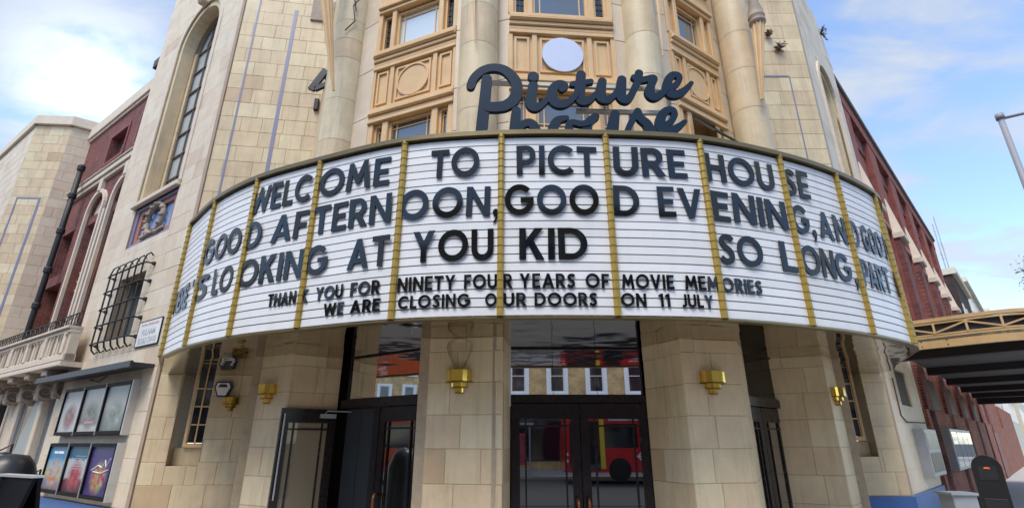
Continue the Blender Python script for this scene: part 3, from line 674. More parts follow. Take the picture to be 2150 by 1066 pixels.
def band(name, i0, i1, z0, z1, n0, n1, m, parent=SG, step=1, lip=None, **kw):
    q = MB(); ring = []; q.tone = random.random()
    ids = list(range(i0, i1, step)) + [i1]
    for i in ids:
        c, n = curve[i], nrm_at(i); prof = [(n0, z0), (n1, z0), (n1, z1), (n0, z1)] if not lip else lip
        ring.append([q.vert((c.x + n.x * a, c.y + n.y * a, z), (cum[i], z)) for a, z in prof])
    k = len(ring[0])
    for a, b in zip(ring, ring[1:]):
        for j in range(k): q.face((a[j], b[j], b[(j + 1) % k], a[(j + 1) % k]))
    q.face(ring[0][::-1]); q.face(ring[-1]); return q.build(name, m, parent, **kw)
band('backing', 0, len(curve) - 1, ZB + .004, ZT - .004, -.12, -.03, groove)
NS = 22; sh = (ZT - .05 - ZB - .015) / NS
for a, b in zip(divs, divs[1:]):
    for k in range(NS):
        z0 = ZB + .015 + k * sh; z1 = z0 + sh
        nb = random.uniform(-.0008, .0008)
        band('strip', a, b, 0, 0, 0, 0, white, step=4, lip=[(-.025, z0 + .003), (.003 + nb, z0 + .003), (nb, z1 - .010), (-.025, z1 - .010)])
for j, i in enumerate(divs):
    c, n = curve[i], nrm_at(i); t = Vector((-n.y, n.x)); w_ = .034 if 0 < j < len(divs) - 1 else .06
    def dp(a, b, z): q = c + t * a + n * b; return (q.x, q.y, z)
    q = MB(); pr = [(-w_, -.05), (-w_, .035), (-w_ * .35, .05), (w_ * .35, .05), (w_, .035), (w_, -.05)]
    q.prism([dp(a, b, 0)[:2] for a, b in pr], ZB + .003, ZT - .01); dv = q.build('divider', gold, SG)
    q = MB()
    for k in range(NS + 1):
        z = ZB + .015 + k * sh
        q.prism([dp(a * 1.12, b + .007 if b > 0 else b, 0)[:2] for a, b in pr], z - .012, z - .004)
    q.build('ribs', gold, dv, kind='stuff')
band('top_trim', 0, len(curve) - 1, ZT - .03, ZT + .03, -.14, .05, bronze)
band('bottom_trim', 0, len(curve) - 1, ZB - .02, ZB + .003, -.08, .02, bronze)
# roof and soffit sheets
rim = [v for v in curve] + [Vector((6.6, 8.9)), Vector((7.05, 9.6)), Vector((7.18, 10.1))]
rim2 = [Vector((-6.70, 10.0))] + rim
poly = [v for v in rim2] + [Vector((7.2, 10.9)), Vector((-6.9, 10.9))]
def sheet(name, poly, z, th, m, parent):
    q = MB(); tri = tessellate_polygon([[Vector((p[0], p[1], 0)) for p in poly]]); a = [q.vert((p[0], p[1], z)) for p in poly]; b = [q.vert((p[0], p[1], z + th)) for p in poly]
    for t in tri: q.face([a[i] for i in t]); q.face([b[i] for i in t])
    for i in range(len(poly)): q.face((a[i], a[(i + 1) % len(poly)], b[(i + 1) % len(poly)], b[i]))
    return q.build(name, m, parent)
sheet('soffit', poly, ZB - .004, .02, soffit_m, SG)
sheet('roof', [v + Vector((0, .06)) for v in curve] + [Vector((5.5, 8.6)), Vector((-4.9, 9.4))], ZT - .10, .05, mat('roof_felt', (.12, .12, .12), .9), SG)
# side returns back to the walls
def ret(a, b, m):
    fr = Frame(a, Vector(b) - Vector(a)); L_ = (Vector(b) - Vector(a)).length; q = MB(); fr.box(q, 0, L_, ZB + .01, ZT, -.05, 0); q.build('side_return', m, SG)
ret(rim[len(curve) - 1], (6.6, 8.9), bronze); ret((6.6, 8.9), (7.15, 10.1), bronze); ret((-6.68, 10.0), curve[0], bronze)

# --- glyphs
GT = .19
def arcp(cx, cy, rx, ry, a0, a1, n=16): return [(cx + rx * math.cos(R(a0 + (a1 - a0) * k / n)), cy + ry * math.sin(R(a0 + (a1 - a0) * k / n))) for k in range(n + 1)]
def ribbon(pts, t):
    P = [Vector(p) for p in pts]; n = len(P); fine = []
    for i in range(n - 1):
        p0, p1, p2, p3 = P[max(i - 1, 0)], P[i], P[i + 1], P[min(i + 2, n - 1)]
        for k in range(4): u = k / 4; fine.append(.5 * ((2 * p1) + (p2 - p0) * u + (2 * p0 - 5 * p1 + 4 * p2 - p3) * u * u + (-p0 + 3 * p1 - 3 * p2 + p3) * u ** 3))
    fine.append(P[-1]); l, r = [], []
    for i, p in enumerate(fine):
        d = (fine[min(i + 1, len(fine) - 1)] - fine[max(i - 1, 0)]).normalized(); q = Vector((-d.y, d.x)) * t / 2; l.append(tuple(p + q)); r.append(tuple(p - q))
    return l + r[::-1]
t = GT
GL = {
 'I': (.19, [rect(0, t, 0, 1)]), 'L': (.52, [[(0, 0), (.52, 0), (.52, t * .95), (t, t * .95), (t, 1), (0, 1)]]),
 'T': (.66, [[(.33 - t / 2, 0), (.33 + t / 2, 0), (.33 + t / 2, 1 - t * .95), (.66, 1 - t * .95), (.66, 1), (0, 1), (0, 1 - t * .95), (.33 - t / 2, 1 - t * .95)]]),
 'E': (.56, [[(0, 0), (.56, 0), (.56, .17), (t, .17), (t, .42), (.50, .42), (.50, .58), (t, .58), (t, .83), (.56, .83), (.56, 1), (0, 1)]]),
 'F': (.54, [[(0, 0), (t, 0), (t, .39), (.48, .39), (.48, .56), (t, .56), (t, .83), (.54, .83), (.54, 1), (0, 1)]]),
 'H': (.70, [[(0, 0), (t, 0), (t, .42), (.70 - t, .42), (.70 - t, 0), (.70, 0), (.70, 1), (.70 - t, 1), (.70 - t, .59), (t, .59), (t, 1), (0, 1)]]),
 'N': (.76, [[(0, 0), (t, 0), (t, .66), (.57, 0), (.76, 0), (.76, 1), (.76 - t, 1), (.76 - t, .34), (t, 1), (0, 1)]]),
 'M': (.92, [[(0, 0), (.19, 0), (.235, .56), (.40, .20), (.52, .20), (.685, .56), (.73, 0), (.92, 0), (.82, 1), (.66, 1), (.46, .54), (.26, 1), (.10, 1)]]),
 'W': (1.16, [[(.22, 0), (.38, 0), (.58, .56), (.78, 0), (.94, 0), (1.16, 1), (.96, 1), (.835, .42), (.65, 1), (.51, 1), (.325, .42), (.20, 1), (0, 1)]]),
 'V': (.80, [[(.31, 0), (.49, 0), (.80, 1), (.59, 1), (.40, .34), (.21, 1), (0, 1)]]),
 'A': (.84, [[(0, 0), (.20, 0), (.27, .19), (.57, .19), (.64, 0), (.84, 0), (.51, 1), (.33, 1)], [(.33, .35), (.51, .35), (.42, .66)]]),
 'Y': (.76, [[(.38 - t / 2, 0), (.38 + t / 2, 0), (.38 + t / 2, .42), (.76, 1), (.54, 1), (.38, .67), (.22, 1), (0, 1), (.38 - t / 2, .42)]]),
 'K': (.70, [[(0, 0), (t, 0), (t, .36), (.27, .45), (.47, 0), (.70, 0), (.40, .60), (.68, 1), (.44, 1), (t, .62), (t, 1), (0, 1)]]),
 'O': (1.0, [arcp(.5, .5, .5, .51, 0, 360, 32)[:-1], arcp(.5, .5, .31, .32, 0, 360, 32)[:-1]]),
 'C': (.86, [arcp(.5, .5, .5, .51, 45, 315, 24) + arcp(.5, .5, .31, .32, 315, 45, 24)]),
 'G': (.98, [arcp(.5, .5, .5, .51, 42, 345, 26) + [(.985, .56), (.54, .56), (.54, .40), (.78, .40)] + arcp(.5, .5, .31, .32, 325, 42, 24)]),
 'D': (.82, [[(0, 0), (.34, 0)] + arcp(.34, .5, .48, .5, -90, 90, 18) + [(0, 1)], [(t, .17), (.34, .17)] + arcp(.34, .5, .29, .33, -90, 90, 18) + [(t, .83)]]),
 'P': (.62, [[(0, 0), (t, 0), (t, .34), (.33, .34)] + arcp(.33, .67, .30, .33, -90, 90, 12) + [(0, 1)], [(t, .50), (.33, .50)] + arcp(.33, .67, .12, .17, -90, 90, 8) + [(t, .84)]]),
 'R': (.66, [[(0, 0), (t, 0), (t, .36), (.26, .36), (.45, 0), (.68, 0), (.46, .40)] + arcp(.33, .68, .30, .32, -60, 90, 12) + [(0, 1)], [(t, .52), (.33, .52)] + arcp(.33, .68, .12, .16, -90, 90, 8) + [(t, .84)]]),
 'S': (.60, [ribbon([(.54, .80), (.44, .89), (.29, .90), (.16, .82), (.14, .70), (.24, .58), (.38, .48), (.46, .36), (.45, .20), (.34, .10), (.20, .10), (.05, .21)], .185)]),
 'U': (.72, [[(0, 1), (0, .36)] + arcp(.36, .36, .36, .37, 180, 360, 18) + [(.72, 1), (.72 - t, 1), (.72 - t, .36)] + arcp(.36, .36, .17, .18, 360, 180, 14) + [(t, 1)]]),
 'J': (.44, [[(.44 - t, 1), (.44, 1), (.44, .27)] + arcp(.20, .27, .24, .28, 0, -130, 10) + [(.10, .20)] + arcp(.20, .27, .05, .1, -130, 0, 5)]),
 ',': (.26, [arcp(.14, .10, .12, .12, 60, 330, 10) + [(.14, -.2), (.03, -.24), (.20, .0), (.26, .1)]]),
 "'": (.2, [[(.05, .72), (.15, .72), (.2, 1), (0, 1)]]), '1': (.30, [[(.14, 0), (.30, 0), (.30, 1), (.17, 1), (0, .86), (.05, .74), (.14, .79)]]),
}
def mesh2d(name, loops, half, m, bevel=0.):
    cu = bpy.data.curves.new('tmp', 'CURVE'); cu.dimensions = '2D'; cu.fill_mode = 'BOTH'; cu.extrude = half; cu.bevel_depth = bevel
    for lp in loops:
        sp = cu.splines.new('POLY'); sp.points.add(len(lp) - 1); sp.use_cyclic_u = True
        for i, q in enumerate(lp): sp.points[i].co = (q[0], q[1], 0, 1)
    ob = bpy.data.objects.new('tmp', cu); scene.collection.objects.link(ob)
    me = bpy.data.meshes.new_from_object(ob, depsgraph=bpy.context.evaluated_depsgraph_get())
    me.name = name; me.materials.clear(); me.materials.append(m)
    for v in me.vertices: v.co = Vector((v.co.x, -v.co.z, v.co.y))
    me.flip_normals() if False else None
    bpy.data.objects.remove(ob); bpy.data.curves.remove(cu); return me
GM = {}
def gmesh(ch):
    if ch not in GM: GM[ch] = mesh2d('letter', GL[ch][1], .006, black_gloss)
    return GM[ch]
ROWS = {'top': (4.545, 4.93), 'second': (4.03, 4.41), 'third': (3.49, 3.865), 'fourth': (3.165, 3.325), 'bottom': (2.965, 3.11)}
CH = [  # row, word, its occurrence in the row, place of the first letter, letters, left px, right px
 ('top', 'WELCOME', '', 1, 'WELC', (533, 418), (658, 388)), ('top', 'WELCOME', '', 5, 'OME', (675, 380), (820, 358)), ('top', 'TO', '', 1, 'TO', (905, 348), (1008, 344)),
 ('top', 'PICTURE', '', 1, 'PICT', (1085, 338), (1252, 338)), ('top', 'PICTURE', '', 5, 'URE', (1286, 342), (1440, 350)), ('top', 'HOUSE', '', 1, 'HOU', (1480, 360), (1625, 388)), ('top', 'HOUSE', '', 4, 'SE', (1645, 392), (1697, 408)),
 ('second', 'GOOD', 'first ', 1, 'GOO', (432, 540), (508, 508)), ('second', 'GOOD', 'first ', 4, 'D', (519, 505), (553, 490)), ('second', 'AFTERNOON', '', 1, 'AF', (574, 482), (649, 462)), ('second', 'AFTERNOON', '', 3, 'TERN', (662, 460), (824, 440)),
 ('second', 'AFTERNOON', '', 7, 'OON', (841, 435), (1029, 425)), ('second', 'AFTERNOON', '', 10, ',', (1034, 430), (1048, 430)), ('second', 'GOOD', 'second ', 1, 'GOO', (1060, 423), (1256, 423)), ('second', 'GOOD', 'second ', 4, 'D', (1287, 425), (1341, 428)),
 ('second', 'EVENING', '', 1, 'EV', (1381, 432), (1473, 440)), ('second', 'EVENING', '', 3, 'ENIN', (1493, 440), (1652, 470)), ('second', 'EVENING', '', 7, 'G,', (1662, 475), (1711, 485)), ('second', 'AND', '', 1, 'AN', (1718, 483), (1777, 500)),
 ('second', 'AND', '', 3, 'D', (1786, 500), (1804, 512)), ('second', 'GOOD', 'third ', 1, 'GOO', (1810, 512), (1856, 545)), ('second', 'GOOD', 'third ', 4, 'D', (1866, 565), (1874, 580)),
 ('third', "HERE'S", '', 1, "HERE", (369, 640), (399, 610)), ('third', "HERE'S", '', 6, 'S', (414, 612), (438, 604)), ('third', 'LOOKING', '', 1, 'LO', (449, 602), (488, 590)), ('third', 'LOOKING', '', 3, 'OKIN', (503, 582), (638, 555)), ('third', 'LOOKING', '', 7, 'G', (645, 550), (692, 543)),
 ('third', 'AT', '', 1, 'AT', (733, 537), (820, 527)), ('third', 'YOU', '', 1, 'YOU', (868, 524), (1037, 518)), ('third', 'KID', '', 1, 'KID', (1090, 515), (1233, 515)), ('third', 'SO', '', 1, 'SO', (1508, 527), (1598, 534)), ('third', 'LONG', '', 1, 'L', (1637, 540), (1670, 548)),
 ('third', 'LONG', '', 2, 'ONG,', (1680, 555), (1800, 590)), ('third', 'PARTNER', '', 1, 'PART', (1808, 580), (1872, 620)), ('third', 'PARTNER', '', 5, 'N', (1884, 622), (1893, 640)),
 ('fourth', 'THANK', '', 1, 'THAN', (565, 632), (623, 626)), ('fourth', 'THANK', '', 5, 'K', (630, 623), (649, 620)), ('fourth', 'YOU', '', 1, 'YOU', (665, 617), (722, 612)), ('fourth', 'FOR', '', 1, 'FOR', (738, 608), (799, 602)), ('fourth', 'NINETY', '', 1, 'NINETY', (836, 600), (957, 595)),
 ('fourth', 'FOUR', '', 1, 'FOU', (975, 594), (1044, 592)), ('fourth', 'FOUR', '', 4, 'R', (1057, 591), (1076, 591)), ('fourth', 'YEARS', '', 1, 'YEARS', (1091, 590), (1208, 590)), ('fourth', 'OF', '', 1, 'OF', (1229, 590), (1278, 590)), ('fourth', 'MOVIE', '', 1, 'MOVIE', (1305, 593), (1414, 596)),
 ('fourth', 'MEMORIES', '', 1, 'MEM', (1437, 598), (1508, 600)), ('fourth', 'MEMORIES', '', 4, 'ORIES', (1514, 601), (1598, 606)),
 ('bottom', 'WE', '', 1, 'WE', (682, 650), (723, 646)), ('bottom', 'ARE', '', 1, 'ARE', (738, 644), (799, 640)), ('bottom', 'CLOSING', '', 1, 'CLOSING', (837, 636), (988, 632)), ('bottom', 'OUR', '', 1, 'O', (1019, 630), (1043, 630)), ('bottom', 'OUR', '', 2, 'UR', (1057, 630), (1105, 630)),
 ('bottom', 'DOORS', '', 1, 'DOORS', (1122, 630), (1254, 630)), ('bottom', 'ON', '', 1, 'ON', (1303, 631), (1356, 632)), ('bottom', '11', '', 1, '11', (1382, 633), (1406, 634)), ('bottom', 'JULY', '', 1, 'JULY', (1430, 635), (1496, 638))]
ORD = ['', 'first', 'second', 'third', 'fourth', 'fifth', 'sixth', 'seventh', 'eighth', 'ninth', 'tenth']
rl = random.Random(5)
for row, word, occ, k0, txt, pl, pr in CH:
    z0, z1 = ROWS[row]; h = z1 - z0; s0, s1 = s_of(*pl), s_of(*pr); gap = .12 if row in ('fourth', 'bottom') else .10
    nat = sum(GL[c][0] for c in txt) + gap * (len(txt) - 1); kx = max((s1 - s0) / nat, .05); s = s0
    for j, c in enumerate(txt):
        w_ = GL[c][0] * kx; p, t_, n_ = at_s(s + w_ / 2); p = p - t_ * (w_ / 2) + n_ * .015
        o = bpy.data.objects.new('letter' if c not in ",'" else 'comma', gmesh(c)); scene.collection.objects.link(o)
        o.location = (p.x, p.y, z0); o.rotation_euler = (rl.uniform(-.008, .045), rl.uniform(-.016, .016), math.atan2(t_.y, t_.x) + rl.uniform(-.04, .04)); o.scale = (kx, 1, h)
        size = 'large' if row in ('top', 'second', 'third') else 'small'
        what = {'1': 'digit 1', ',': 'comma'}.get(c, 'letter ' + c)
        if c == ',': lab = f'{size} black comma after {occ}{word} in the {row} line of the white signboard'
        else: lab = f'{size} black {what}, {ORD[k0 + j]} letter of {occ}{word} in the {row} line of the signboard' if c != '1' else f'small black digit 1, {ORD[k0 + j]} digit of 11 in the bottom line of the signboard'
        tag(o, lab, 'letter' if c not in ',' else 'comma', 'black letters slotted on the signboard'); s += w_ + gap * kx
# the missing apostrophe of HERE'S
p, t_, n_ = at_s(s_of(406, 605)); o = bpy.data.objects.new('comma', gmesh("'")); scene.collection.objects.link(o); p += n_ * .020; o.location = (p.x, p.y, 3.49); o.scale = (.3, 1, .375); o.rotation_euler = (0, 0, math.atan2(t_.y, t_.x)); tag(o, "black apostrophe before the S of HERE'S in the third line of the signboard", 'letter', 'black letters slotted on the signboard')

# ================================================================== SCRIPT SIGN ON THE ROOF OF THE SIGNBOARD
SF = Frame((-1, 5.74), (1, .02))
def zp(x, y): return SF.px(960 + x * .23721, 120 + y * .23721)
RS = thing('script_sign', 'dark slate blue script lettering reading Picture house on pale rails above the signboard', 'sign', (.8, 6.0, ZT + .03))
def cr(pts, k=7):
    out_ = []
    for i in range(len(pts) - 1):
        p0, p1, p2, p3 = [Vector(pts[min(max(j, 0), len(pts) - 1)]) for j in (i - 1, i, i + 1, i + 2)]
        for q in range(k): u = q / k; out_.append(.5 * ((2 * p1) + (p2 - p0) * u + (2 * p0 - 5 * p1 + 4 * p2 - p3) * u * u + (-p0 + 3 * p1 - 3 * p2 + p3) * u ** 3))
    out_.append(Vector(pts[-1])); return out_
SCALE = None
def stroke(mb, pts, off, caps=(1, 1)):
    """variable width brush stroke; pts = (x, y, width)"""
    F = cr(pts); L_, R_ = [], []; sc = abs(SF.px(1200, 200)[1] - SF.px(1200, 201)[1]) * .23721 * .5
    F2 = []
    for f in F: u, z = zp(f.x, f.y); F2.append(Vector((u, z, f.z * sc)))
    F = F2
    for i, p in enumerate(F):
        d = (F[min(i + 1, len(F) - 1)].xy - F[max(i - 1, 0)].xy).normalized(); q = Vector((-d.y, d.x)) * p.z; L_.append(p.xy + q); R_.append(p.xy - q)
    # rounded ends
    def cap(p, d, sgn):
        q = Vector((-d.y, d.x)); return [p.xy + (q * math.cos(a) + d * sgn * math.sin(a)) * p.z for a in [math.pi * k / 8 for k in range(9)]]
    n = len(F)
    for i in range(n - 1):
        f0, f1 = .0 + off + i * .00012, off + (i + 1) * .00012
        P = [SF.p(*L_[i], f0), SF.p(*L_[i + 1], f1), SF.p(*R_[i + 1], f1), SF.p(*R_[i], f0)]; Q = [v - Vector((SF.n.x, SF.n.y, 0)) * .065 for v in P]
        a = [mb.vert(v) for v in P]; b = [mb.vert(v) for v in Q]; mb.face(a); mb.face(b[::-1]); mb.face((a[0], b[0], b[1], a[1])); mb.face((a[3], a[2], b[2], b[3]))
    for e, (i, j, sgn) in enumerate(((0, 1, -1), (n - 1, n - 2, 1))):
        if not caps[e]: 
            continue
        d = (F[n - 1].xy - F[n - 2].xy).normalized() if e else (F[1].xy - F[0].xy).normalized(); C_ = cap(F[i], d, sgn); ff = off + i * .00012
        a = [mb.vert(SF.p(*c, ff)) for c in C_]; b = [mb.vert(SF.p(*c, ff - .065)) for c in C_]; mb.face(a); mb.face(b[::-1])
        for k in range(8): mb.face((a[k], a[k + 1], b[k + 1], b[k]))
LET = [
 ('P', [[(118, 262, 62), (150, 190, 64), (225, 125, 66), (320, 100, 68), (420, 122, 74), (500, 195, 80), (530, 280, 84), (505, 375, 86), (440, 430, 84), (370, 448, 84), (285, 450, 82)], [(262, 200, 78), (245, 380, 82), (225, 560, 84), (205, 760, 84)]]),
 ('i', [[(672, 178, 84), (674, 180, 84)], [(672, 262, 74), (658, 340, 80), (652, 410, 84), (685, 450, 76), (745, 428, 50), (800, 375, 44)]]),
 ('c', [[(925, 290, 50), (950, 262, 56), (925, 240, 50), (880, 250, 60), (842, 300, 72), (838, 360, 76), (870, 410, 76), (930, 425, 66), (1000, 395, 48), (1050, 340, 44)]]),
 ('t', [[(1095, 160, 70), (1088, 260, 80), (1082, 340, 82), (1105, 392, 78), (1160, 390, 56), (1230, 330, 44)], [(1020, 245, 46), (1180, 222, 44)]]),
 ('u', [[(1282, 222, 66), (1270, 290, 76), (1272, 360, 80), (1315, 385, 64), (1375, 355, 46), (1420, 300, 44)], [(1455, 205, 68), (1448, 290, 78), (1448, 350, 80), (1485, 385, 70), (1530, 355, 54), (1568, 280, 52)]]),
 ('r', [[(1568, 280, 54), (1600, 210, 54), (1606, 150, 62)], [(1560, 185, 44), (1600, 205, 54), (1660, 205, 52), (1725, 190, 50), (1738, 205, 56), (1712, 260, 62), (1700, 320, 76), (1735, 360, 72), (1800, 335, 52), (1850, 285, 46)]]),
 ('e', [[(1850, 290, 46), (1915, 262, 44), (1960, 215, 44), (1955, 170, 50), (1905, 165, 54), (1865, 215, 66), (1858, 285, 74), (1895, 335, 72), (1960, 330, 62), (2020, 290, 46), (2068, 240, 34)]]),
 ('h', [[(522, 478, 66), (512, 620, 80), (500, 800, 82)], [(515, 680, 50), (570, 610, 56), (640, 585, 62), (690, 640, 74), (690, 740, 78), (720, 810, 66), (790, 800, 46)]]),
 ('o', [[(965, 545, 40), (890, 565, 60), (850, 630, 72), (835, 720, 80), (880, 800, 72), (960, 780, 60), (1000, 690, 56), (985, 610, 50), (1020, 585, 46), (1090, 600, 48), (1150, 590, 50)]]),
 ('u', [[(1225, 530, 56), (1160, 590, 66), (1150, 700, 78), (1190, 790, 70), (1280, 740, 50)], [(1395, 508, 68), (1378, 620, 84), (1370, 740, 84), (1420, 800, 64)]]),
 ('s', [[(1480, 720, 40), (1530, 600, 46), (1590, 490, 48)], [(1595, 485, 54), (1620, 545, 62), (1680, 600, 70), (1700, 670, 78), (1660, 740, 74), (1590, 740, 60)]]),
 ('e', [[(1690, 690, 50), (1760, 640, 44), (1870, 590, 44), (1918, 530, 46), (1905, 478, 50), (1850, 480, 56), (1805, 530, 68), (1795, 600, 76), (1825, 655, 76), (1895, 655, 64), (1960, 620, 48), (2010, 580, 34)]])]
for k, (ch, sts) in enumerate(LET):
    mb = MB()
    for j, s_ in enumerate(sts): stroke(mb, s_, .02 + .0016 * (k % 3) + .0008 * j)
    mb.build('script_letter', slate, RS, label=f'slate blue script letter {ch} of ' + ('Picture' if k < 7 else 'house'))
rail_m = mat('pale_cream_rail', (.66, .62, .52), .5, var=.1)
for (xa, ya, xb, yb) in ((245, 172, 1900, 232), (285, 385, 470, 378), (1060, 425, 1880, 445), (265, 625, 480, 632)):
    u0, z0 = zp(xa, ya); u1, z1 = zp(xb, yb); mb = MB(); SF.slab(mb, [(u0, z0 - .028), (u1, z1 - .028), (u1, z1 + .028), (u0, z0 + .028)], -.16, -.11); mb.build('rail', rail_m, RS)
for x in (250, 1560, 1890):
    u, z = zp(x, 180 if x != 1560 else 430); mb = MB(); SF.box(mb, u - .025, u + .025, ZT, z, -.20, -.165); mb.build('post', rail_m, RS)

# ================================================================== LAMPS, FLAGPOLES AND FIXTURES
def wall_lamp(fr, u, z, label, k=1.0, globe=False):
    p = fr.p(u, z, 0); T = thing('wall_lamp', label, 'wall lamp', p, 'stepped brass wall lamps')
    for i, (w_, z0, z1, dep) in enumerate(((.155, .13, .27, .15), (.095, .065, .128, .11), (.052, 0, .063, .075))):
        mb = MB(); w2 = w_ * k; pr = [(-w2, 0), (-w2, dep * .45), (-w2 * .72, dep * .62), (-w2 * .45, dep), (w2 * .45, dep), (w2 * .72, dep * .62), (w2, dep * .45), (w2, 0)]
        pts = [fr.p(u + a, 0, b).xy for a, b in pr]; mb.prism(pts, z + z0 * k, z + z1 * k); t_ = mb.build('tier', brass, T)
        mb = MB(); pts = [fr.p(u + a * 1.05, 0, b * 1.04 + .002).xy for a, b in pr]; mb.prism(pts, z + (z0 - .004) * k, z + (z0 + .006) * k); mb.build('rim', mat('dark_brass', (.22, .14, .03), .3, metal=1, var=.1), t_)
    if globe:
        mb = MB(); c = fr.p(u, 0, .07); mb.lathe((c.x, c.y, 0), [(.05, z + .27), (.075, z + .33), (.14, z + .46), (.165, z + .55), (.14, z + .62), (.08, z + .655), (0.001, z + .66)], 20)
        gm = bpy.data.materials.new('thin_clear_glass'); gm.use_nodes = True; n_ = gm.node_tree.nodes; l_ = gm.node_tree.links; n_.remove(n_['Principled BSDF']); a_ = n_.new('ShaderNodeBsdfTransparent'); a_.inputs[0].default_value = (.93, .92, .88, 1); b_ = n_.new('ShaderNodeBsdfGlossy'); b_.inputs['Roughness'].default_value = .05; f_ = n_.new('ShaderNodeFresnel'); f_.inputs[0].default_value = 1.15; x_ = n_.new('ShaderNodeMixShader')
        l_.new(f_.outputs[0], x_.inputs[0]); l_.new(a_.outputs[0], x_.inputs[1]); l_.new(b_.outputs[0], x_.inputs[2]); l_.new(x_.outputs[0], n_['Material Output'].inputs[0])
        mb.build('glass_globe', gm, T, smooth=True)
    return T
fCL = Frame((-1.05, 6.58), Vector((.93, -.15))); fCR = Frame((2.15, 6.58), Vector((.79, .14))); fPL = Frame((-3.91, 8.13), Vector((.62, -.33))); fPR = Frame((4.76, 7.94), Vector((.38, .39)))
wall_lamp(fCL, .41, 2.16, 'stepped brass wall lamp with a glass globe on the pillar left of the centre doors', globe=True)
wall_lamp(fCR, .38, 2.16, 'stepped brass wall lamp on the pillar right of the centre doors')
wall_lamp(fPL, .27, 2.14, 'stepped brass wall lamp on the pillar left of the open door')
wall_lamp(fPR, .26, 2.12, 'stepped brass wall lamp on the rightmost pillar beside the dark window', k=.95)
wall_lamp(LW, 1.42, 2.17, 'small stepped brass wall lamp on the left wall below the alarm box', k=.9)
# alarm box
T = thing('alarm_box', 'white and blue hexagonal alarm box on the left wall under the signboard', 'alarm box', LW.p(1.24, 2.57, 0))
hx = lambda r, q: [(1.24 + r * math.cos(a) * q, 2.57 + r * math.sin(a)) for a in [R(x) for x in (30, 90, 150, 210, 270, 330)]]
hx = lambda k: [(1.24 - .15 * k, 2.57 + .16 * k), (1.24 + .15 * k, 2.57 + .16 * k), (1.24 + .19 * k, 2.57 + .04 * k), (1.24 + .10 * k, 2.57 - .17 * k), (1.24 - .10 * k, 2.57 - .17 * k), (1.24 - .19 * k, 2.57 + .04 * k)]
mb = MB(); LW.slab(mb, hx(.88), .004, .07); mb.build('casing', mat('navy_casing', (.02, .05, .12), .4, var=.05), T)
mb = MB(); LW.slab(mb, hx(.7), .07, .085); mb.build('cover', white_paint, T)
def text_obj(txt, size, fr, u, z, n, m, parent, name='lettering', width=None, space=1.0):
    cu = bpy.data.curves.new('tmp', 'FONT'); cu.body = txt; cu.size = size; cu.extrude = .0015; cu.align_x = 'CENTER'; cu.align_y = 'CENTER'; cu.space_character = space; cu.offset = size * .012
    ob = bpy.data.objects.new('tmp', cu); scene.collection.objects.link(ob)
    me = bpy.data.meshes.new_from_object(ob, depsgraph=bpy.context.evaluated_depsgraph_get()); bpy.data.objects.remove(ob)
    xs = [v.co.x for v in me.vertices]; k = (width / (max(xs) - min(xs))) if width else 1
    # reading direction runs to the viewer's right
    right = Vector((-fr.n.y, fr.n.x)); c = fr.p(u, z, n); nn3 = Vector((fr.n.x, fr.n.y, 0))
    for v in me.vertices: x, y, zz = v.co; v.co = Vector((right.x * x * k, right.y * x * k, y)) + nn3 * zz
    me.materials.clear(); me.materials.append(m); o = bpy.data.objects.new(name, me); scene.collection.objects.link(o); o.parent = parent; o.location = c - wloc(parent); o['kind'] = 'stuff'; return o
ink = mat('dark_print', (.03, .035, .05), .5, var=0); grey_ink = mat('grey_print', (.42, .46, .49), .6, var=.2, scale=30); red_ink = mat('faded_red_print', (.55, .30, .30), .6, var=.2, scale=30)
mb = MB(); LW.slab(mb, [(1.15, 2.60), (1.33, 2.60), (1.30, 2.66), (1.18, 2.66)], .086, .088); mb.build('label_band', ink, T)
# street name plate
T = thing('street_sign', 'white street name plate reading FULHAM ROAD SW10 on the left pier', 'street sign', PW.p(.92, 3.5, 0))
mb = MB(); PW.box(mb, .40, 1.47, 3.50, 4.03, .005, .03, .008); mb.build('plate', mat('sign_enamel', (.74, .74, .72), .4, var=.08, scale=9), T)
mb = MB(); O = rect(.385, 1.485, 3.485, 4.045); I = rect(.40, 1.47, 3.50, 4.03); PW.ring(mb, O + O[:1], I + I[:1], .003, .034); mb.build('edge', iron, T)
text_obj('ROYAL BOROUGH', .07, PW, .93, 3.95, .032, red_ink, T, width=.80); text_obj('FULHAM', .19, PW, .93, 3.78, .032, grey_ink, T, width=.62); text_obj('ROAD SW10', .19, PW, .93, 3.60, .032, grey_ink, T, width=.84)
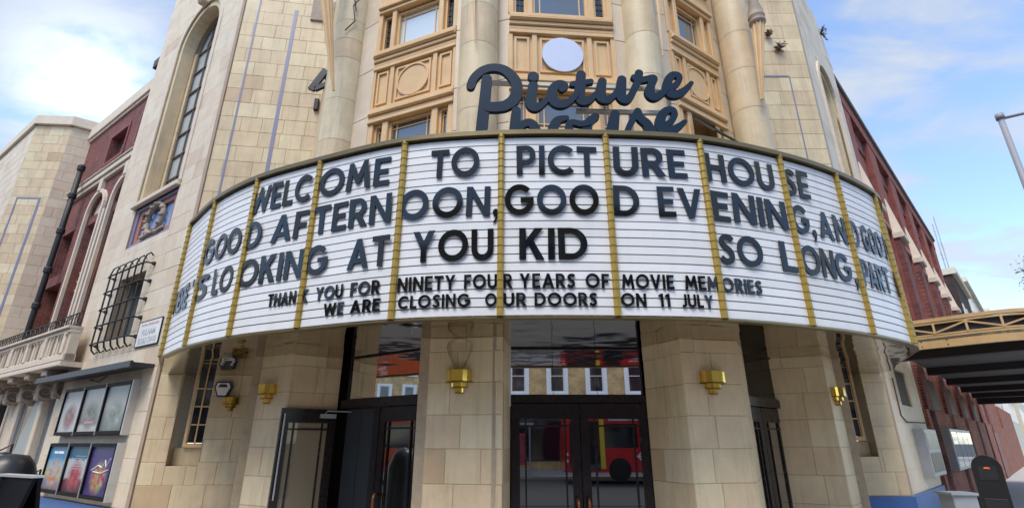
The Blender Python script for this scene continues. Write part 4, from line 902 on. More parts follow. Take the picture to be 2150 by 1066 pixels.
# flagpole torches
def torch(x, y, z0, z1, r0, r1, lean, label, finial=False):
    T = thing('flagpole_bracket', label, 'flagpole', (x, y, z0), 'ochre fluted flagpoles on the columns')
    mb = MB(); n = 10; rings = []
    for i in range(7):
        f = i / 6; r = r0 + (r1 - r0) * f; c = Vector((x, y, z0)) + Vector(lean) * f + Vector((0, 0, (z1 - z0) * f))
        rings.append([mb.vert(c + Vector((math.cos(2 * math.pi * k / (2 * n)), math.sin(2 * math.pi * k / (2 * n)), 0)) * (r if k % 2 else r * .80)) for k in range(2 * n)])
    for a, b in zip(rings, rings[1:]):
        for k in range(2 * n): mb.face((a[k], a[(k + 1) % (2 * n)], b[(k + 1) % (2 * n)], b[k]))
    mb.face(rings[0]); mb.face(rings[-1]); mb.build('shaft', ochre, T)
    c = Vector((x, y, z1)) + Vector(lean)
    mb = MB(); mb.lathe(c, [(r1 * .9, -.02), (r1 * 1.25, .02), (r1 * 1.25, .06), (r1 * 1.0, .1), (r1 * 1.25, .14), (r1 * 1.25, .18), (r1 * 1.05, .2), (r1 * 1.15, .28), (r1 * .7, .5), (r1 * .8, .55), (r1 * .35, .8), (0.001, 1.0)], 18); mb.build('finial', old_stone if finial else ochre, T, smooth=True)
torch(-3.14, 7.47, 7.39, 11.5, .022, .22, (-.68, -.30, 0), 'tall tapering ochre fluted flagpole in front of the left column')
torch(4.41, 7.55, 7.26, 8.86, .03, .118, (.15, -.09, 0), 'ochre fluted flagpole with ringed stone finial at the right column', finial=True)
torch(-.58, 6.40, 7.47, 9.6, .010, .045, (-.1, 0, 0), 'slim ochre flagpole foot on the column left of the centre bay')
torch(2.40, 6.56, 7.35, 9.6, .010, .045, (.06, 0, 0), 'slim ochre flagpole foot on the column right of the centre bay')
# black bracket sign seen edge on
T = thing('wall_bracket', 'black triangular bracket sticking out beside the left flagpole', 'bracket', LW.p(2.1, 9.6, .3))
def bl(xa, ya, xb, yb, w_): 
    ua, za = LW.px(xa, ya, .5); ub, zb = LW.px(xb, yb, .5); d = Vector((ub - ua, zb - za)).normalized(); q = Vector((-d.y, d.x)) * w_; mb = MB()
    LW.slab(mb, [(ua - q.x, za - q.y), (ub - q.x, zb - q.y), (ub + q.x, zb + q.y), (ua + q.x, za + q.y)], .42, .5); return mb
bl(652, 187, 684, 146, .075).build('arm', black, T); bl(660, 186, 690, 173, .055).build('strut', black, T); mb = MB(); u_, z_ = LW.px(683, 160, .4); LW.box(mb, u_, u_ + .06, z_ - .1, z_ + .1, 0, .42); mb.build('mount', black, T)
mb = MB(); u, z = LW.px(665, 222); LW.box(mb, u - .05, u + .05, z - .16, z + .16, 0, .08, .01); tag(mb.build('junction_box', iron), 'small black junction box low on the wall beside the left column', 'junction box')
# loose cables
def cable(pts, r, label):
    mb = MB(); P = [Vector(p) for p in pts]; mb.tube(P, r, 6); return tag(mb.build('cable', mat('dark_cable', (.07, .06, .07), .7, var=.1), smooth=True), label, 'cable')
cable([(-3.05, 7.78, 9.5), (-3.12, 7.74, 9.9), (-3.0, 7.76, 10.2), (-2.95, 7.78, 9.9), (-3.10, 7.74, 9.6), (-3.05, 7.78, 9.25), (-3.2, 7.75, 9.0)], .012, 'looped dark cable on the upper left column')
cable([(4.52, 7.85, 8.2), (4.50, 7.88, 8.6), (4.42, 7.8, 8.9), (4.40, 7.75, 9.2), (4.52, 7.8, 9.5)], .014, 'dark cable running up beside the right flagpole')
cable([(4.56, 7.85, 5.2), (4.55, 7.85, 6.4), (4.53, 7.85, 7.4), (4.52, 7.85, 8.2)], .012, 'dark cable down the right column to the signboard')
cable([PW.p(3.35, 2.95, .02), PW.p(3.3, 2.93, .1), PW.p(2.9, 2.86, .05), PW.p(2.6, 2.98, .02)], .01, 'short cable under the poster canopy')
cable([RP.p(.9, ZB, .02), RP.p(.85, 2.1, .02), RP.p(1.3, 1.98, .02), RP.p(3.7, 2.02, .02), RP.p(5.5, 2.1, .02)], .012, 'thin cable along the right pier above the notice box')
# weeds
def weed(fr, u, z, n, seed, sz, label, down=.2):
    rnd = random.Random(seed); mb = MB()
    for k in range(26):
        a = rnd.uniform(0, 2 * math.pi); l = sz * rnd.uniform(.4, 1); p = fr.p(u, z, n); q = fr.p(u + math.cos(a) * l, z + math.sin(a) * l * .8, n + rnd.uniform(.05, .2)); md = (p + q) / 2 + Vector((0, 0, .04))
        mb.tube([p, md, q], [.010, .007, .003], 4)
        for j in range(3):
            e = p + (q - p) * rnd.uniform(.4, 1); mb.tube([e, e + Vector((rnd.uniform(-.06, .06), rnd.uniform(-.03, .03), rnd.uniform(-.06, .06)))], [.012, .003], 4)
    return tag(mb.build('weed', weed_m), label, 'weed')
weed(RW, 1.17, 10.72, .01, 1, .20, 'dark weed sprouting from a joint of the right wall, lower and larger one'); weed(RW, .95, 11.15, .01, 2, .11, 'small dark weed on the right wall above the larger one')
weed(RP, 3.2, 13.4, .0, 3, .33, 'dry weed on the top edge of the right pier against the sky')
weed(RW, .45, 12.5, .1, 4, .2, 'dark weed high on the right wall beside the finial')
# ================================================================== POSTER CASES
def poster_mat(name, bands, blobs, scale=3., seed=0., dark=1.):
    m = bpy.data.materials.new(name); m.use_nodes = True; t = m.node_tree; n = t.nodes; l = t.links; b = n['Principled BSDF']; b.inputs['Roughness'].default_value = .35; b.inputs['Specular IOR Level'].default_value = .25
    uv = n.new('ShaderNodeUVMap'); uv.uv_map = 'UVMap'; sp = n.new('ShaderNodeSeparateXYZ'); l.new(uv.outputs[0], sp.inputs[0])
    no = n.new('ShaderNodeTexNoise'); no.inputs['Scale'].default_value = scale; no.inputs['Detail'].default_value = 5; no.noise_dimensions = '4D'; no.inputs['W'].default_value = seed; l.new(uv.outputs[0], no.inputs['Vector'])
    ad = n.new('ShaderNodeMath'); ad.operation = 'MULTIPLY_ADD'; ad.inputs[1].default_value = .22; l.new(no.outputs[0], ad.inputs[0]); l.new(sp.outputs[1], ad.inputs[2])
    cr_ = n.new('ShaderNodeValToRGB'); e = cr_.color_ramp.elements
    while len(e) < len(bands): e.new(.5)
    for i, (p, c) in enumerate(bands): e[i].position = p; e[i].color = (*c, 1)
    l.new(ad.outputs[0], cr_.inputs[0])
    vo = n.new('ShaderNodeTexNoise'); vo.inputs['Scale'].default_value = scale * 1.7; vo.inputs['Detail'].default_value = 3; vo.noise_dimensions = '4D'; vo.inputs['W'].default_value = seed + 9; l.new(uv.outputs[0], vo.inputs['Vector'])
    r2 = n.new('ShaderNodeValToRGB'); e = r2.color_ramp.elements
    while len(e) < len(blobs): e.new(.5)
    for i, (p, c) in enumerate(blobs): e[i].position = p; e[i].color = (*c, 1)
    r2.color_ramp.interpolation = 'EASE'; l.new(vo.outputs['Color'], r2.inputs[0])
    mk = n.new('ShaderNodeMath'); mk.operation = 'SUBTRACT'; mk.use_clamp = True; 
    # subject sits in the lower middle of the sheet
    x1 = n.new('ShaderNodeMath'); x1.operation = 'SUBTRACT'; x1.inputs[1].default_value = .5; l.new(sp.outputs[0], x1.inputs[0]); x2 = n.new('ShaderNodeMath'); x2.operation = 'POWER'; x2.inputs[1].default_value = 2; x1a = n.new('ShaderNodeMath'); x1a.operation = 'ABSOLUTE'; l.new(x1.outputs[0], x1a.inputs[0]); l.new(x1a.outputs[0], x2.inputs[0])
    y1 = n.new('ShaderNodeMath'); y1.operation = 'SUBTRACT'; y1.inputs[1].default_value = .36; l.new(sp.outputs[1], y1.inputs[0]); y1a = n.new('ShaderNodeMath'); y1a.operation = 'ABSOLUTE'; l.new(y1.outputs[0], y1a.inputs[0]); y2 = n.new('ShaderNodeMath'); y2.operation = 'POWER'; y2.inputs[1].default_value = 2; l.new(y1a.outputs[0], y2.inputs[0])
    sm = n.new('ShaderNodeMath'); sm.operation = 'ADD'; l.new(x2.outputs[0], sm.inputs[0]); l.new(y2.outputs[0], sm.inputs[1]); mm = n.new('ShaderNodeMapRange'); mm.inputs['From Min'].default_value = .03; mm.inputs['From Max'].default_value = .14; mm.inputs['To Min'].default_value = 1; mm.inputs['To Max'].default_value = 0; l.new(sm.outputs[0], mm.inputs[0])
    mx_ = n.new('ShaderNodeMix'); mx_.data_type = 'RGBA'; l.new(mm.outputs[0], mx_.inputs['Factor']); l.new(cr_.outputs[0], mx_.inputs[6]); l.new(r2.outputs[0], mx_.inputs[7]); dk = n.new('ShaderNodeVectorMath'); dk.operation = 'MULTIPLY'; dk.inputs[1].default_value = (.72, .72, .72); l.new(mx_.outputs[2], dk.inputs[0]); l.new(dk.outputs[0], b.inputs['Base Color']); return m
PM = [poster_mat('poster_print_%d' % i, *a) for i, a in enumerate((
 ([(0, (.55, .58, .62)), (.35, (.66, .68, .70)), (.8, (.60, .62, .66)), (1, (.45, .40, .40))], [(.3, (.10, .12, .20)), (.47, (.16, .12, .18)), (.53, (.40, .08, .07)), (.62, (.45, .28, .22)), (.7, (.5, .5, .52))], 4., 1.),
 ([(0, (.60, .60, .57)), (.22, (.62, .62, .6)), (.30, (.22, .22, .21)), (.75, (.45, .46, .44)), (1, (.62, .62, .6))], [(.35, (.05, .05, .05)), (.5, (.20, .19, .18)), (.7, (.5, .5, .48))], 4., 2.),
 ([(0, (.16, .19, .19)), (.4, (.25, .28, .28)), (.7, (.5, .52, .5)), (1, (.38, .42, .4))], [(.3, (.12, .15, .15)), (.5, (.3, .34, .33)), (.7, (.6, .62, .6))], 3., 3.),
 ([(0, (.25, .10, .06)), (.3, (.30, .32, .42)), (.45, (.65, .60, .30)), (.72, (.35, .55, .68)), (.86, (.06, .28, .55)), (1, (.05, .25, .5))], [(.3, (.08, .12, .35)), (.45, (.5, .6, .65)), (.55, (.75, .25, .05)), (.7, (.6, .05, .05))], 6., 4.),
 ([(0, (.03, .02, .04)), (.36, (.22, .06, .08)), (.43, (.60, .62, .66)), (.80, (.64, .66, .70)), (.85, (.02, .14, .26)), (1, (.02, .12, .24))], [(.35, (.05, .03, .05)), (.5, (.55, .06, .10)), (.6, (.45, .25, .2)), (.7, (.6, .6, .65))], 5., 5.),
 ([(0, (.10, .08, .28)), (.3, (.05, .03, .14)), (.7, (.10, .06, .25)), (1, (.06, .05, .20))], [(.3, (.05, .03, .15)), (.43, (.60, .03, .22)), (.53, (.50, .35, .10)), (.6, (.3, .5, .2)), (.7, (.65, .60, .75))], 6., 6.)))]
case_black = mat('black_case_frame', (.006, .006, .008), .55, var=.05, spec=.15)
PLAB = ['pale poster with a red haired figure', 'white poster with grey figures and a red line of text', 'grey green stormy landscape poster', 'blue and yellow poster with a crowd below', 'notice poster with white sheet on blue and red', 'dark purple and pink poster with white script']
for row, (z0, z1) in enumerate(((1.73, 2.77), (.54, 1.57))):
    T = thing('poster_case', ('upper' if row == 0 else 'lower') + ' wall case of three film posters under the dark canopy' * (row == 0) + ' wall case of three colourful film posters above the blue plinth' * (row == 1), 'poster case', PW.p(2.6, z0, 0), 'poster cases on the left pier')
    mb = MB(); PW.box(mb, .78, 4.52, z0, z1, .0, .10, .005); mb.build('back_box', case_black, T)
    mb = MB(); PW.box(mb, .73, .775, z0 - .01, z1 + .01, .0, .15, .01); mb.build('side_trim', silver, T)
    for i in range(3):
        a1 = 4.50 - i * 1.243; a0 = a1 - 1.225; k = row * 3 + i
        O = rect(a0, a1, z0 + .005, z1 - .005); I = rect(a0 + .045, a1 - .045, z0 + .075, z1 - .07); mb = MB(); PW.ring(mb, O + O[:1], I + I[:1], .10, .15); f = mb.build('case_door', case_black, T)
        mb = MB(); v = [mb.vert(PW.p(u, z, .115), uvv) for u, z, uvv in ((a1 - .04, z0 + .07, (0, 0)), (a0 + .04, z0 + .07, (1, 0)), (a0 + .04, z1 - .065, (1, 1)), (a1 - .04, z1 - .065, (0, 1)))]
        v2 = [mb.vert(PW.p(u, z, .108), uvv) for u, z, uvv in ((a1 - .04, z0 + .07, (0, 0)), (a0 + .04, z0 + .07, (1, 0)), (a0 + .04, z1 - .065, (1, 1)), (a1 - .04, z1 - .065, (0, 1)))]
        mb.face(v); mb.face(v2[::-1])
        for j in range(4): mb.face((v[j], v[(j + 1) % 4], v2[(j + 1) % 4], v2[j]))
        mb.build('poster', PM[k], f, label=PLAB[k])
        if i < 2:
            mb = MB(); PW.box(mb, a0 - .018, a0, z0, z1, .10, .165); mb.build('divider_strip', silver, T)
        if k in (1, 4, 3, 5):
            mb = MB(); c = (a0 + a1) / 2
            if k == 1: PW.box(mb, c - .26, c + .26, z0 + .24, z0 + .285, .1165, .118); m_ = red_ink
            if k == 4:
                for q in range(6): PW.box(mb, c - .40, c + .40 - .1 * (q % 3), z0 + .52 + q * .05, z0 + .53 + q * .05, .1165, .118)
                m_ = grey_ink
            if k == 3: PW.box(mb, c - .3, c + .05, z1 - .22, z1 - .17, .1165, .118); PW.box(mb, c + .08, c + .3, z1 - .22, z1 - .17, .1165, .118); m_ = white_paint
            if k == 5:
                mb.tube([PW.p(c + .4, z0 + .52, .12), PW.p(c + .1, z0 + .62, .12), PW.p(c - .1, z0 + .58, .12), PW.p(c - .2, z0 + .72, .12), PW.p(c - .28, z0 + .6, .12), PW.p(c - .42, z0 + .75, .12)], .010, 5); mb.tube([PW.p(c + .3, z0 + .50, .12), PW.p(c - .1, z0 + .48, .12), PW.p(c - .42, z0 + .55, .12)], .009, 5); m_ = white_paint
            mb.build('printed_line', m_, f)

# ================================================================== LEFT BRICK WING
LB = thing('brick_building', 'red brick wing with cream arches, balcony and stone end tower at the left', 'building', (-14, 16, 0))
WW = Frame(C, dL, -.4)
def window(fr, u0, u1, z0, z1, n, root, frm=None, gl=None, cols=2, rows=2, lab=None):
    O = rect(u0, u1, z0, z1); I = rect(u0 + .07, u1 - .07, z0 + .07, z1 - .07); q = MB(); fr.ring(q, O + O[:1], I + I[:1], n - .06, n); w = q.build('window', frm or white_paint, root, label=lab)
    for i in range(cols):
        for k in range(rows):
            a0 = u0 + .07 + (u1 - u0 - .14) * i / cols + .012; a1 = u0 + .07 + (u1 - u0 - .14) * (i + 1) / cols - .012; b0 = z0 + .07 + (z1 - z0 - .14) * k / rows + .012; b1 = z0 + .07 + (z1 - z0 - .14) * (k + 1) / rows - .012
            q = MB(); fr.box(q, a0, a1, b0, b1, n - .045, n - .04); q.build('pane', gl or g_sky, w)
    q = MB()
    for i in range(1, cols): u = u0 + .07 + (u1 - u0 - .14) * i / cols; fr.box(q, u - .02, u + .02, z0 + .07, z1 - .07, n - .05, n - .015)
    for k in range(1, rows): z = z0 + .07 + (z1 - z0 - .14) * k / rows; fr.box(q, u0 + .07, u1 - .07, z - .02, z + .02, n - .05, n - .016)
    if q.v: q.build('glazing_bars', frm or white_paint, w)
    return w
g_net = glass_mat('window_with_net_curtain', (.30, .30, .31), .06, 1.45)
tops = [(7.75, 9.2), (5.6, 6.75)]
arches = [(7.95, 9.25, 4.6, 8.75), (5.9, 7.2, 4.6, 8.75)]
holes = [rect(a, b, 10.72, 11.75) for a, b in tops] + [arch(a, b, z0, zs) for a, b, z0, zs in arches] + [rect(10.3, 11.5, 6.9, 8.5), rect(9.95, 11.6, 4.5, 6.55)]
mb = MB(); WW.holed(mb, rect(4.9, 12.4, 0, 12.6), holes, 0, .6); mb.build('wall', brick_red, LB)
for a, b in tops:
    window(WW, a + .05, b - .05, 10.76, 11.7, -.22, LB, frm=mat('brown_frame', (.16, .07, .06), .5, var=.1), gl=g_net, cols=1, rows=2, lab='small square window in the red brick')
    O = rect(a - .12, b + .12, 10.6, 11.87); I = rect(a, b, 10.72, 11.75); q = MB(); WW.ring(q, O + O[:1], I + I[:1], 0, .04); q.build('window_surround', mat('red_surround', (.22, .06, .06), .7, var=.15), LB)
for i, (a, b, z0, zs) in enumerate(arches):
    arch_ring(WW, a, b, z0, zs, .13, -.05, .09, pale_stone, LB); 
    q = MB(); WW.slab(q, arch(a, b, zs - .05, zs), -.3, -.12); q.build('tympanum', pale_stone, LB)
    q = MB(); WW.box(q, a, b, zs - .35, zs - .05, -.3, -.05); q.build('lintel', brick_red, LB)
    window(WW, a + .12, b - .12, 6.95, zs - .36, -.3, LB, frm=cream_paint, gl=g_net, cols=1, rows=2)
    q = MB(); WW.box(q, a, b, 6.05, 6.95, -.45, -.25); q.build('timber_panel', ochre, LB)
    for k in range(3): q = MB(); WW.box(q, a, b, 6.15 + k * .3, 6.2 + k * .3, -.25, -.2); q.build('moulding', ochre, LB)
    window(WW, a + .12, b - .12, 4.6, 6.04, -.3, LB, frm=ochre, gl=g_net, cols=2, rows=1)
    q = MB(); WW.box(q, (a + b) / 2 - .12, (a + b) / 2 + .12, zs + .7, 9.95, 0, .12, .02); q.build('keystone', pale_stone, LB)
    if i == 0:
        q = MB(); WW.box(q, a - .34, a - .20, 4.6, 8.6, .0, .07, .01); q.build('stone_strip', pale_stone, LB)
window(WW, 10.3, 11.5, 6.9, 8.5, -.3, LB, frm=cream_paint, gl=g_net, cols=1, rows=2)
q = MB(); WW.box(q, 9.95, 11.6, 4.5, 6.55, -.5, -.4); q.build('timber_panel', ochre, LB)
window(WW, 10.05, 11.5, 4.6, 6.2, -.38, LB, frm=ochre, gl=g_net, cols=2, rows=1)
for (z0, z1, n1) in ((9.86, 10.0, .10), (10.01, 10.2, .16), (10.21, 10.26, .2)):
    q = MB(); WW.box(q, 4.9, 12.4, z0, z1, 0, n1, .01); q.build('string_course', pale_stone, LB)
z = 12.6
for k in range(5):
    u0 = 4.9 + k * 1.5; q = MB(); WW.box(q, u0 + .006, u0 + 1.494, 12.6, 13.05, -.4, .12, .015); q.build('parapet_stone', pale_stone, LB)
# brickwork upper band edge
q = MB(); WW.box(q, 4.9, 12.4, 12.5, 12.6, -.2, .06); q.build('cornice', pale_stone, LB)
# ground floor shop windows and mullions
for (a, b, z0, z1) in ((7.25, 9.35, .98, 3.0), (6.0, 6.95, 1.0, 3.05)):
    w = window(WW, a, b, z0, z1, .15, LB, frm=mat('grey_shop_frame', (.33, .32, .31), .5, var=.1), gl=glass_mat('grey_shop_glass', (.19, .20, .20), .14, 1.5), cols=1, rows=1, lab='tall grey shop window beneath the balcony')
    if a > 7: q = MB(); WW.slab(q, [(7.4, 1.1), (8.9, 1.1), (8.1, 2.8), (7.4, 2.8)], .155, .16); q.build('window_poster', poster_mat('shop_poster', [(0, (.35, .38, .38)), (.5, (.42, .45, .44)), (1, (.5, .54, .53))], [(.3, (.2, .22, .22)), (.7, (.5, .52, .5))], 1.2, 8.), w)
for a, b in ((5.3, 5.95), (6.97, 7.23), (9.37, 9.9), (9.9, 12.2)):
    q = MB(); WW.box(q, a, b, 0, 3.3, -.1, .3 if b < 9.8 else .2, .02); q.build('pier', pale_stone, LB)
q = MB(); WW.box(q, 5.3, 9.9, 0, .96, -.1, .28); q.build('stall_riser', pale_stone, LB)
# balcony
q = MB(); WW.box(q, 4.4, 12.0, 3.30, 3.42, -.1, .86, .02); q.build('balcony_slab', pale_stone, LB)
q = MB(); WW.box(q, 4.4, 12.0, 3.43, 4.10, .60, .80, .01); q.build('balcony_front', pale_stone, LB)
for (z0, z1, n1) in ((4.11, 4.2, .84), (4.21, 4.28, .90), (3.44, 3.6, .84)):
    q = MB(); WW.box(q, 4.4, 12.0, z0, z1, .58, n1, .015); q.build('balcony_moulding', pale_stone, LB)
for k in range(26):
    u = 4.6 + k * .285
    if k % 5 == 0: q = MB(); WW.box(q, u - .09, u + .09, 3.6, 4.11, .80, .86, .01); q.build('balcony_pier', pale_stone, LB)
    else: q = MB(); WW.box(q, u - .035, u + .035, 3.62, 4.10, .80, .835, .01); q.build('baluster', old_stone if k % 2 else pale_stone, LB)
q = MB()
for k in range(28): WW.box(q, 4.5 + k * .26, 4.6 + k * .26, 4.02, 4.08, .835, .86)
q.build('dentils', old_stone, LB, kind='stuff')
# iron railing of the balcony
ra = MB()
for k in range(2): ra.tube([WW.p(4.3, 4.34 + k * .28, .72), WW.p(11.6, 4.34 + k * .28, .72)], .02, 6)
ra.build('railing', iron, LB)
for k in range(18):
    u = 4.5 + k * .4; q = MB(); q.tube([WW.p(u, 4.28, .72), WW.p(u + .03, 4.45, .72), WW.p(u + .17, 4.60, .72), WW.p(u + .25, 4.50, .72), WW.p(u + .2, 4.42, .72), WW.p(u + .3, 4.30, .72)], .013, 5); q.tube([WW.p(u, 4.28, .72), WW.p(u, 4.62, .72)], .012, 5); q.build('railing_scroll', iron, LB)
# scroll corbels
def corbel(u):
    q = MB(); c = Vector((.34, 2.86)); sp = []
    for k in range(34):
        a = -.6 + k * .36; r = .36 * math.exp(-k * .055); sp.append((c.x + r * math.cos(a + 1.2), c.y + r * math.sin(a + 1.2)))
    for s_ in (-.17, .17): q.tube([WW.p(u + s_, z, n) for n, z in sp], [.05 * (1 - k / 50) for k in range(34)], 6)
    WW.box(q, u - .14, u + .14, 2.62, 3.10, -.05, .5, .04); WW.box(q, u - .18, u + .18, 3.12, 3.3, -.05, .80, .03)
    q.build('scroll_corbel', old_stone, LB, smooth=False)
for u in (5.6, 6.95, 8.4, 9.8): corbel(u)
q = MB(); WW.box(q, 5.3, 12, 3.02, 3.29, -.1, .2); q.build('fascia', old_stone, LB)
# end tower in stone: three faces
tB = atZ(160, 248, 13.4); tA = atZ(85, 245, 13.4); tC = Vector((-16.55, 17.35)); tD = atZ(0, 325, 13.4)
tC = atZ(209, 266, 13.3)
tw = [(tA, tB), (tB, tC), (tA, tA + (tD - tA) * 1.6)]
LB_st = LB
for k, (a, b) in enumerate(tw):
    fr = Frame(a, b - a); L_ = (b - a).length; q = MB(); fr.box(q, 0, L_, 0, 13.0, -.3, -.004); q.build('wall', mortar, LB)
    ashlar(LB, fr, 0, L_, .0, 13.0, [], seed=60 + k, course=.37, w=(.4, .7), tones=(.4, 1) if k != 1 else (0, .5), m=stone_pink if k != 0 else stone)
    q = MB(); fr.box(q, -.05, L_ + .05, 13.0, 13.42, -.35, .12 if k < 2 else .1, .03); q.build('tower_coping', pale_stone, LB)
    if k == 0:
        for (u0, u1, z0, z1) in ((.22, .27, 0, 9.9), (L_ - .33, L_ - .25, 0, 9.9), (.22, L_ - .25, 9.9, 9.96)): q = MB(); fr.box(q, u0, u1, z0, z1, .0, .014); q.build('glazed_band', mauve, LB)
    if k == 2:
        q = MB(); fr.ring(q, arch(.9, 1.9, 4, 8.2, grow=.15), arch(.9, 1.9, 4, 8.2), .0, .05); q.build('arch_moulding', terra, LB); q = MB(); fr.slab(q, arch(.9, 1.9, 4, 8.2), .004, .012); q.build('niche', old_stone, LB)
emit_stones(LB)
# drainpipe
q = MB(); P0 = tC; 
dp0 = WW.px(173, 347, .35); dp1 = WW.px(57, 700, .35)
pts = [WW.p(dp0[0], dp0[1], .35), WW.p((dp0[0] + dp1[0]) / 2, (dp0[1] + dp1[1]) / 2, .35), WW.p(dp1[0], dp1[1], .35), WW.p(dp1[0], 0, .35)]
q.tube(pts, .085, 10); dpp = q.build('drainpipe', iron, LB, smooth=True)
for f in (.02, .2, .42, .65, .85):
    p = pts[0].lerp(pts[2], f); q = MB(); q.lathe(p, [(.0, -.09), (.12, -.09), (.12, .06), (.1, .09), (0, .09)], 12); q.build('pipe_collar', iron, dpp)
# chimney on the wing roof
T = thing('chimney', 'dark brick chimney with a red clay pot behind the left parapet', 'chimney', PW.p(11, 12.2, -2))
q = MB(); PW.box(q, 10.2, 11.8, 12.2, 15.8, -2.6, -1.6); q.build('stack', brick_dark, T); q = MB(); PW.box(q, 10.3, 11.6, 15.8, 16.9, -2.5, -1.7); q.build('pot_block', brick_red2, T); q = MB(); PW.box(q, 10.9, 11.8, 16.9, 17.3, -2.5, -1.6); q.build('cap', mat('dark_cap', (.08, .06, .06), .8, var=.2), T)

# ================================================================== RIGHT BRICK WING
RB = thing('brick_building', 'long red brick auditorium wall with piers and stone offsets running down the right street', 'building', (20, 24, 0))
BW = Frame(RC, dR, -.12)
mb = MB(); BW.box(mb, 3.8, 23, 0, 12.0, -1, -.14); mb.build('wall', brick_red2, RB)
mb = MB(); BW.box(mb, 3.8, 23, 11.55, 12.05, -1, .06); mb.build('parapet', brick_red2, RB)
mb = MB(); BW.box(mb, 3.7, 23.1, 12.05, 12.2, -1, .14, .02); mb.build('coping', mat('grey_coping', (.16, .15, .13), .7, var=.15), RB)
mb = MB(); BW.box(mb, 3.75, 23.05, 12.2, 12.30, -1, .06, .02); mb.build('coping', pale_stone, RB)
PIT = 3.54
for k in range(6):
    u = 4.0 + k * PIT
    mb = MB(); BW.box(mb, u, u + 1.3, 0, 11.55, -.25, .04); mb.build('brick_pier', brick_red2, RB)
    mb = MB(); BW.box(mb, u + 1.3, u + 1.45, 5.2, 11.2, -.25, -.06); mb.build('pier_step', brick_red, RB)
    if k < 5:
        mb = MB(); BW.box(mb, u + 1.3, u + PIT, 10.9, 11.55, -.25, -.10); mb.build('panel_head', brick_red, RB)
        mb = MB(); BW.box(mb, u + 1.3, u + PIT, 7.1, 8.1, -.25, -.03); mb.build('brick_band', brick_red2, RB)
        mb = MB(); BW.box(mb, u + 1.3, u + PIT, 8.1, 8.25, -.25, .08, .02); mb.build('stone_ledge', mat('pink_ledge', (.42, .20, .17), .7, var=.15), RB)
        mb = MB()
        for q_ in range(3): BW.box(mb, u + 1.5, u + PIT - .2, 6.72 + q_ * .12, 6.77 + q_ * .12, -.1, -.03)
        mb.build('vent_louvre', white_paint, RB)
        mb = MB(); BW.box(mb, u + 1.42, u + PIT - .06, 3.9, 7.05, -.25, -.10); mb.build('painted_panel', mat('pink_lit_panel', (.42, .085, .085), .55, var=.12, scale=2), RB)  # pink light falling on the painted panels is mixed into their colour
    # stone offset: a tall scrolled wedge standing off the pier
    mb = MB(); a, b = u + .25, u + 1.05
    P = [(a, 8.2), (b, 8.2), (b, 8.2), (a, 8.2)]
    mb.hexa([BW.p(a, 8.1, 0), BW.p(b, 8.1, 0), BW.p(b, 8.1, .30), BW.p(a, 8.1, .30), BW.p(a + .3, 9.5, 0), BW.p(b - .3, 9.5, 0), BW.p(b - .3, 9.5, .06), BW.p(a + .3, 9.5, .06)]); mb.build('stone_offset', pale_stone, RB)
    mb = MB(); BW.box(mb, a - .1, b + .1, 7.92, 8.1, 0, .34, .03); mb.build('offset_base', pale_stone, RB)
    mb = MB(); BW.box(mb, a - .05, b + .05, 0, 7.92, .04, .2); mb.build('lower_pier', brick_red, RB)
for k in range(4):
    u = 5.6 + k * 3.54; mb = MB(); BW.box(mb, u, u + 1.2, 2.4, 3.2, .122, .13); mb.build('recess_shade_panel', mat('recess_shade', (.03, .015, .015), .6, var=.2), RB)  # flat dark panels; the shade of a recess is put into their colour
# low brick apron wall at street level
mb = MB(); BW.box(mb, 3.8, 30.9, 0, 2.35, -.2, .2); BW.box(mb, 30.9, 44, 0, 3.6, -.2, .2); mb.build('apron_wall', brick_mat('brown_red_brick', (.34, .105, .06), (.25, .075, .045), (.27, .15, .10)), RB); mb = MB(); BW.box(mb, 3.8, 31, 2.35, 3.9, -.2, .12); mb.build('lower_wall', MATS['brown_red_brick'], RB); mb = MB(); BW.box(mb, 23, 31, 3.9, 5.5, -1.5, -.3); mb.build('link_wall', brick_red, RB)
mb = MB(); BW.box(mb, 22, 24, 0, 2.0, .2, .23); mb.build('exit_door', mat('dark_red_door', (.14, .02, .02), .5, var=.1), RB)

# ================================================================== IRON CANOPY ON THE RIGHT
IC = thing('iron_canopy', 'ochre iron canopy with open lattice parapet and dark underside over the right side street', 'canopy', (12, 12, 3.3))
def inRp(u, n): q = Vector(RC) + dR * u + Vector((dR.y, -dR.x)) * n; return q
cc = [inRp(.45, .2), inRp(.45, .9), inRp(.40, 1.5), inRp(.42, 2.0), inRp(.62, 2.35), inRp(1.1, 2.6), inRp(2.0, 2.72), inRp(18, 2.75)]
fine = []
for i in range(len(cc) - 1):
    p0, p1, p2, p3 = [cc[min(max(j, 0), len(cc) - 1)] for j in (i - 1, i, i + 1, i + 2)]
    for k in range(6 if i < 6 else 1): u = k / 6; fine.append(.5 * ((2 * p1) + (p2 - p0) * u + (2 * p0 - 5 * p1 + 4 * p2 - p3) * u * u + (-p0 + 3 * p1 - 3 * p2 + p3) * u ** 3))
fine.append(cc[-1])
def path_band(name, pts, z0, z1, th, m, par, z2=None):
    q = MB(); ring = []
    for i, c in enumerate(pts):
        t_ = (pts[min(i + 1, len(pts) - 1)] - pts[max(i - 1, 0)]).normalized(); n_ = Vector((t_.y, -t_.x)); o_ = c - n_ * th
        ring.append([q.vert((c.x, c.y, z0)), q.vert((c.x, c.y, z1)), q.vert((o_.x, o_.y, z1)), q.vert((o_.x, o_.y, z0))])
    for a, b in zip(ring, ring[1:]):
        for j in range(4): q.face((a[j], b[j], b[(j + 1) % 4], a[(j + 1) % 4]))
    q.face(ring[0]); q.face(ring[-1][::-1]); return q.build(name, m, par)
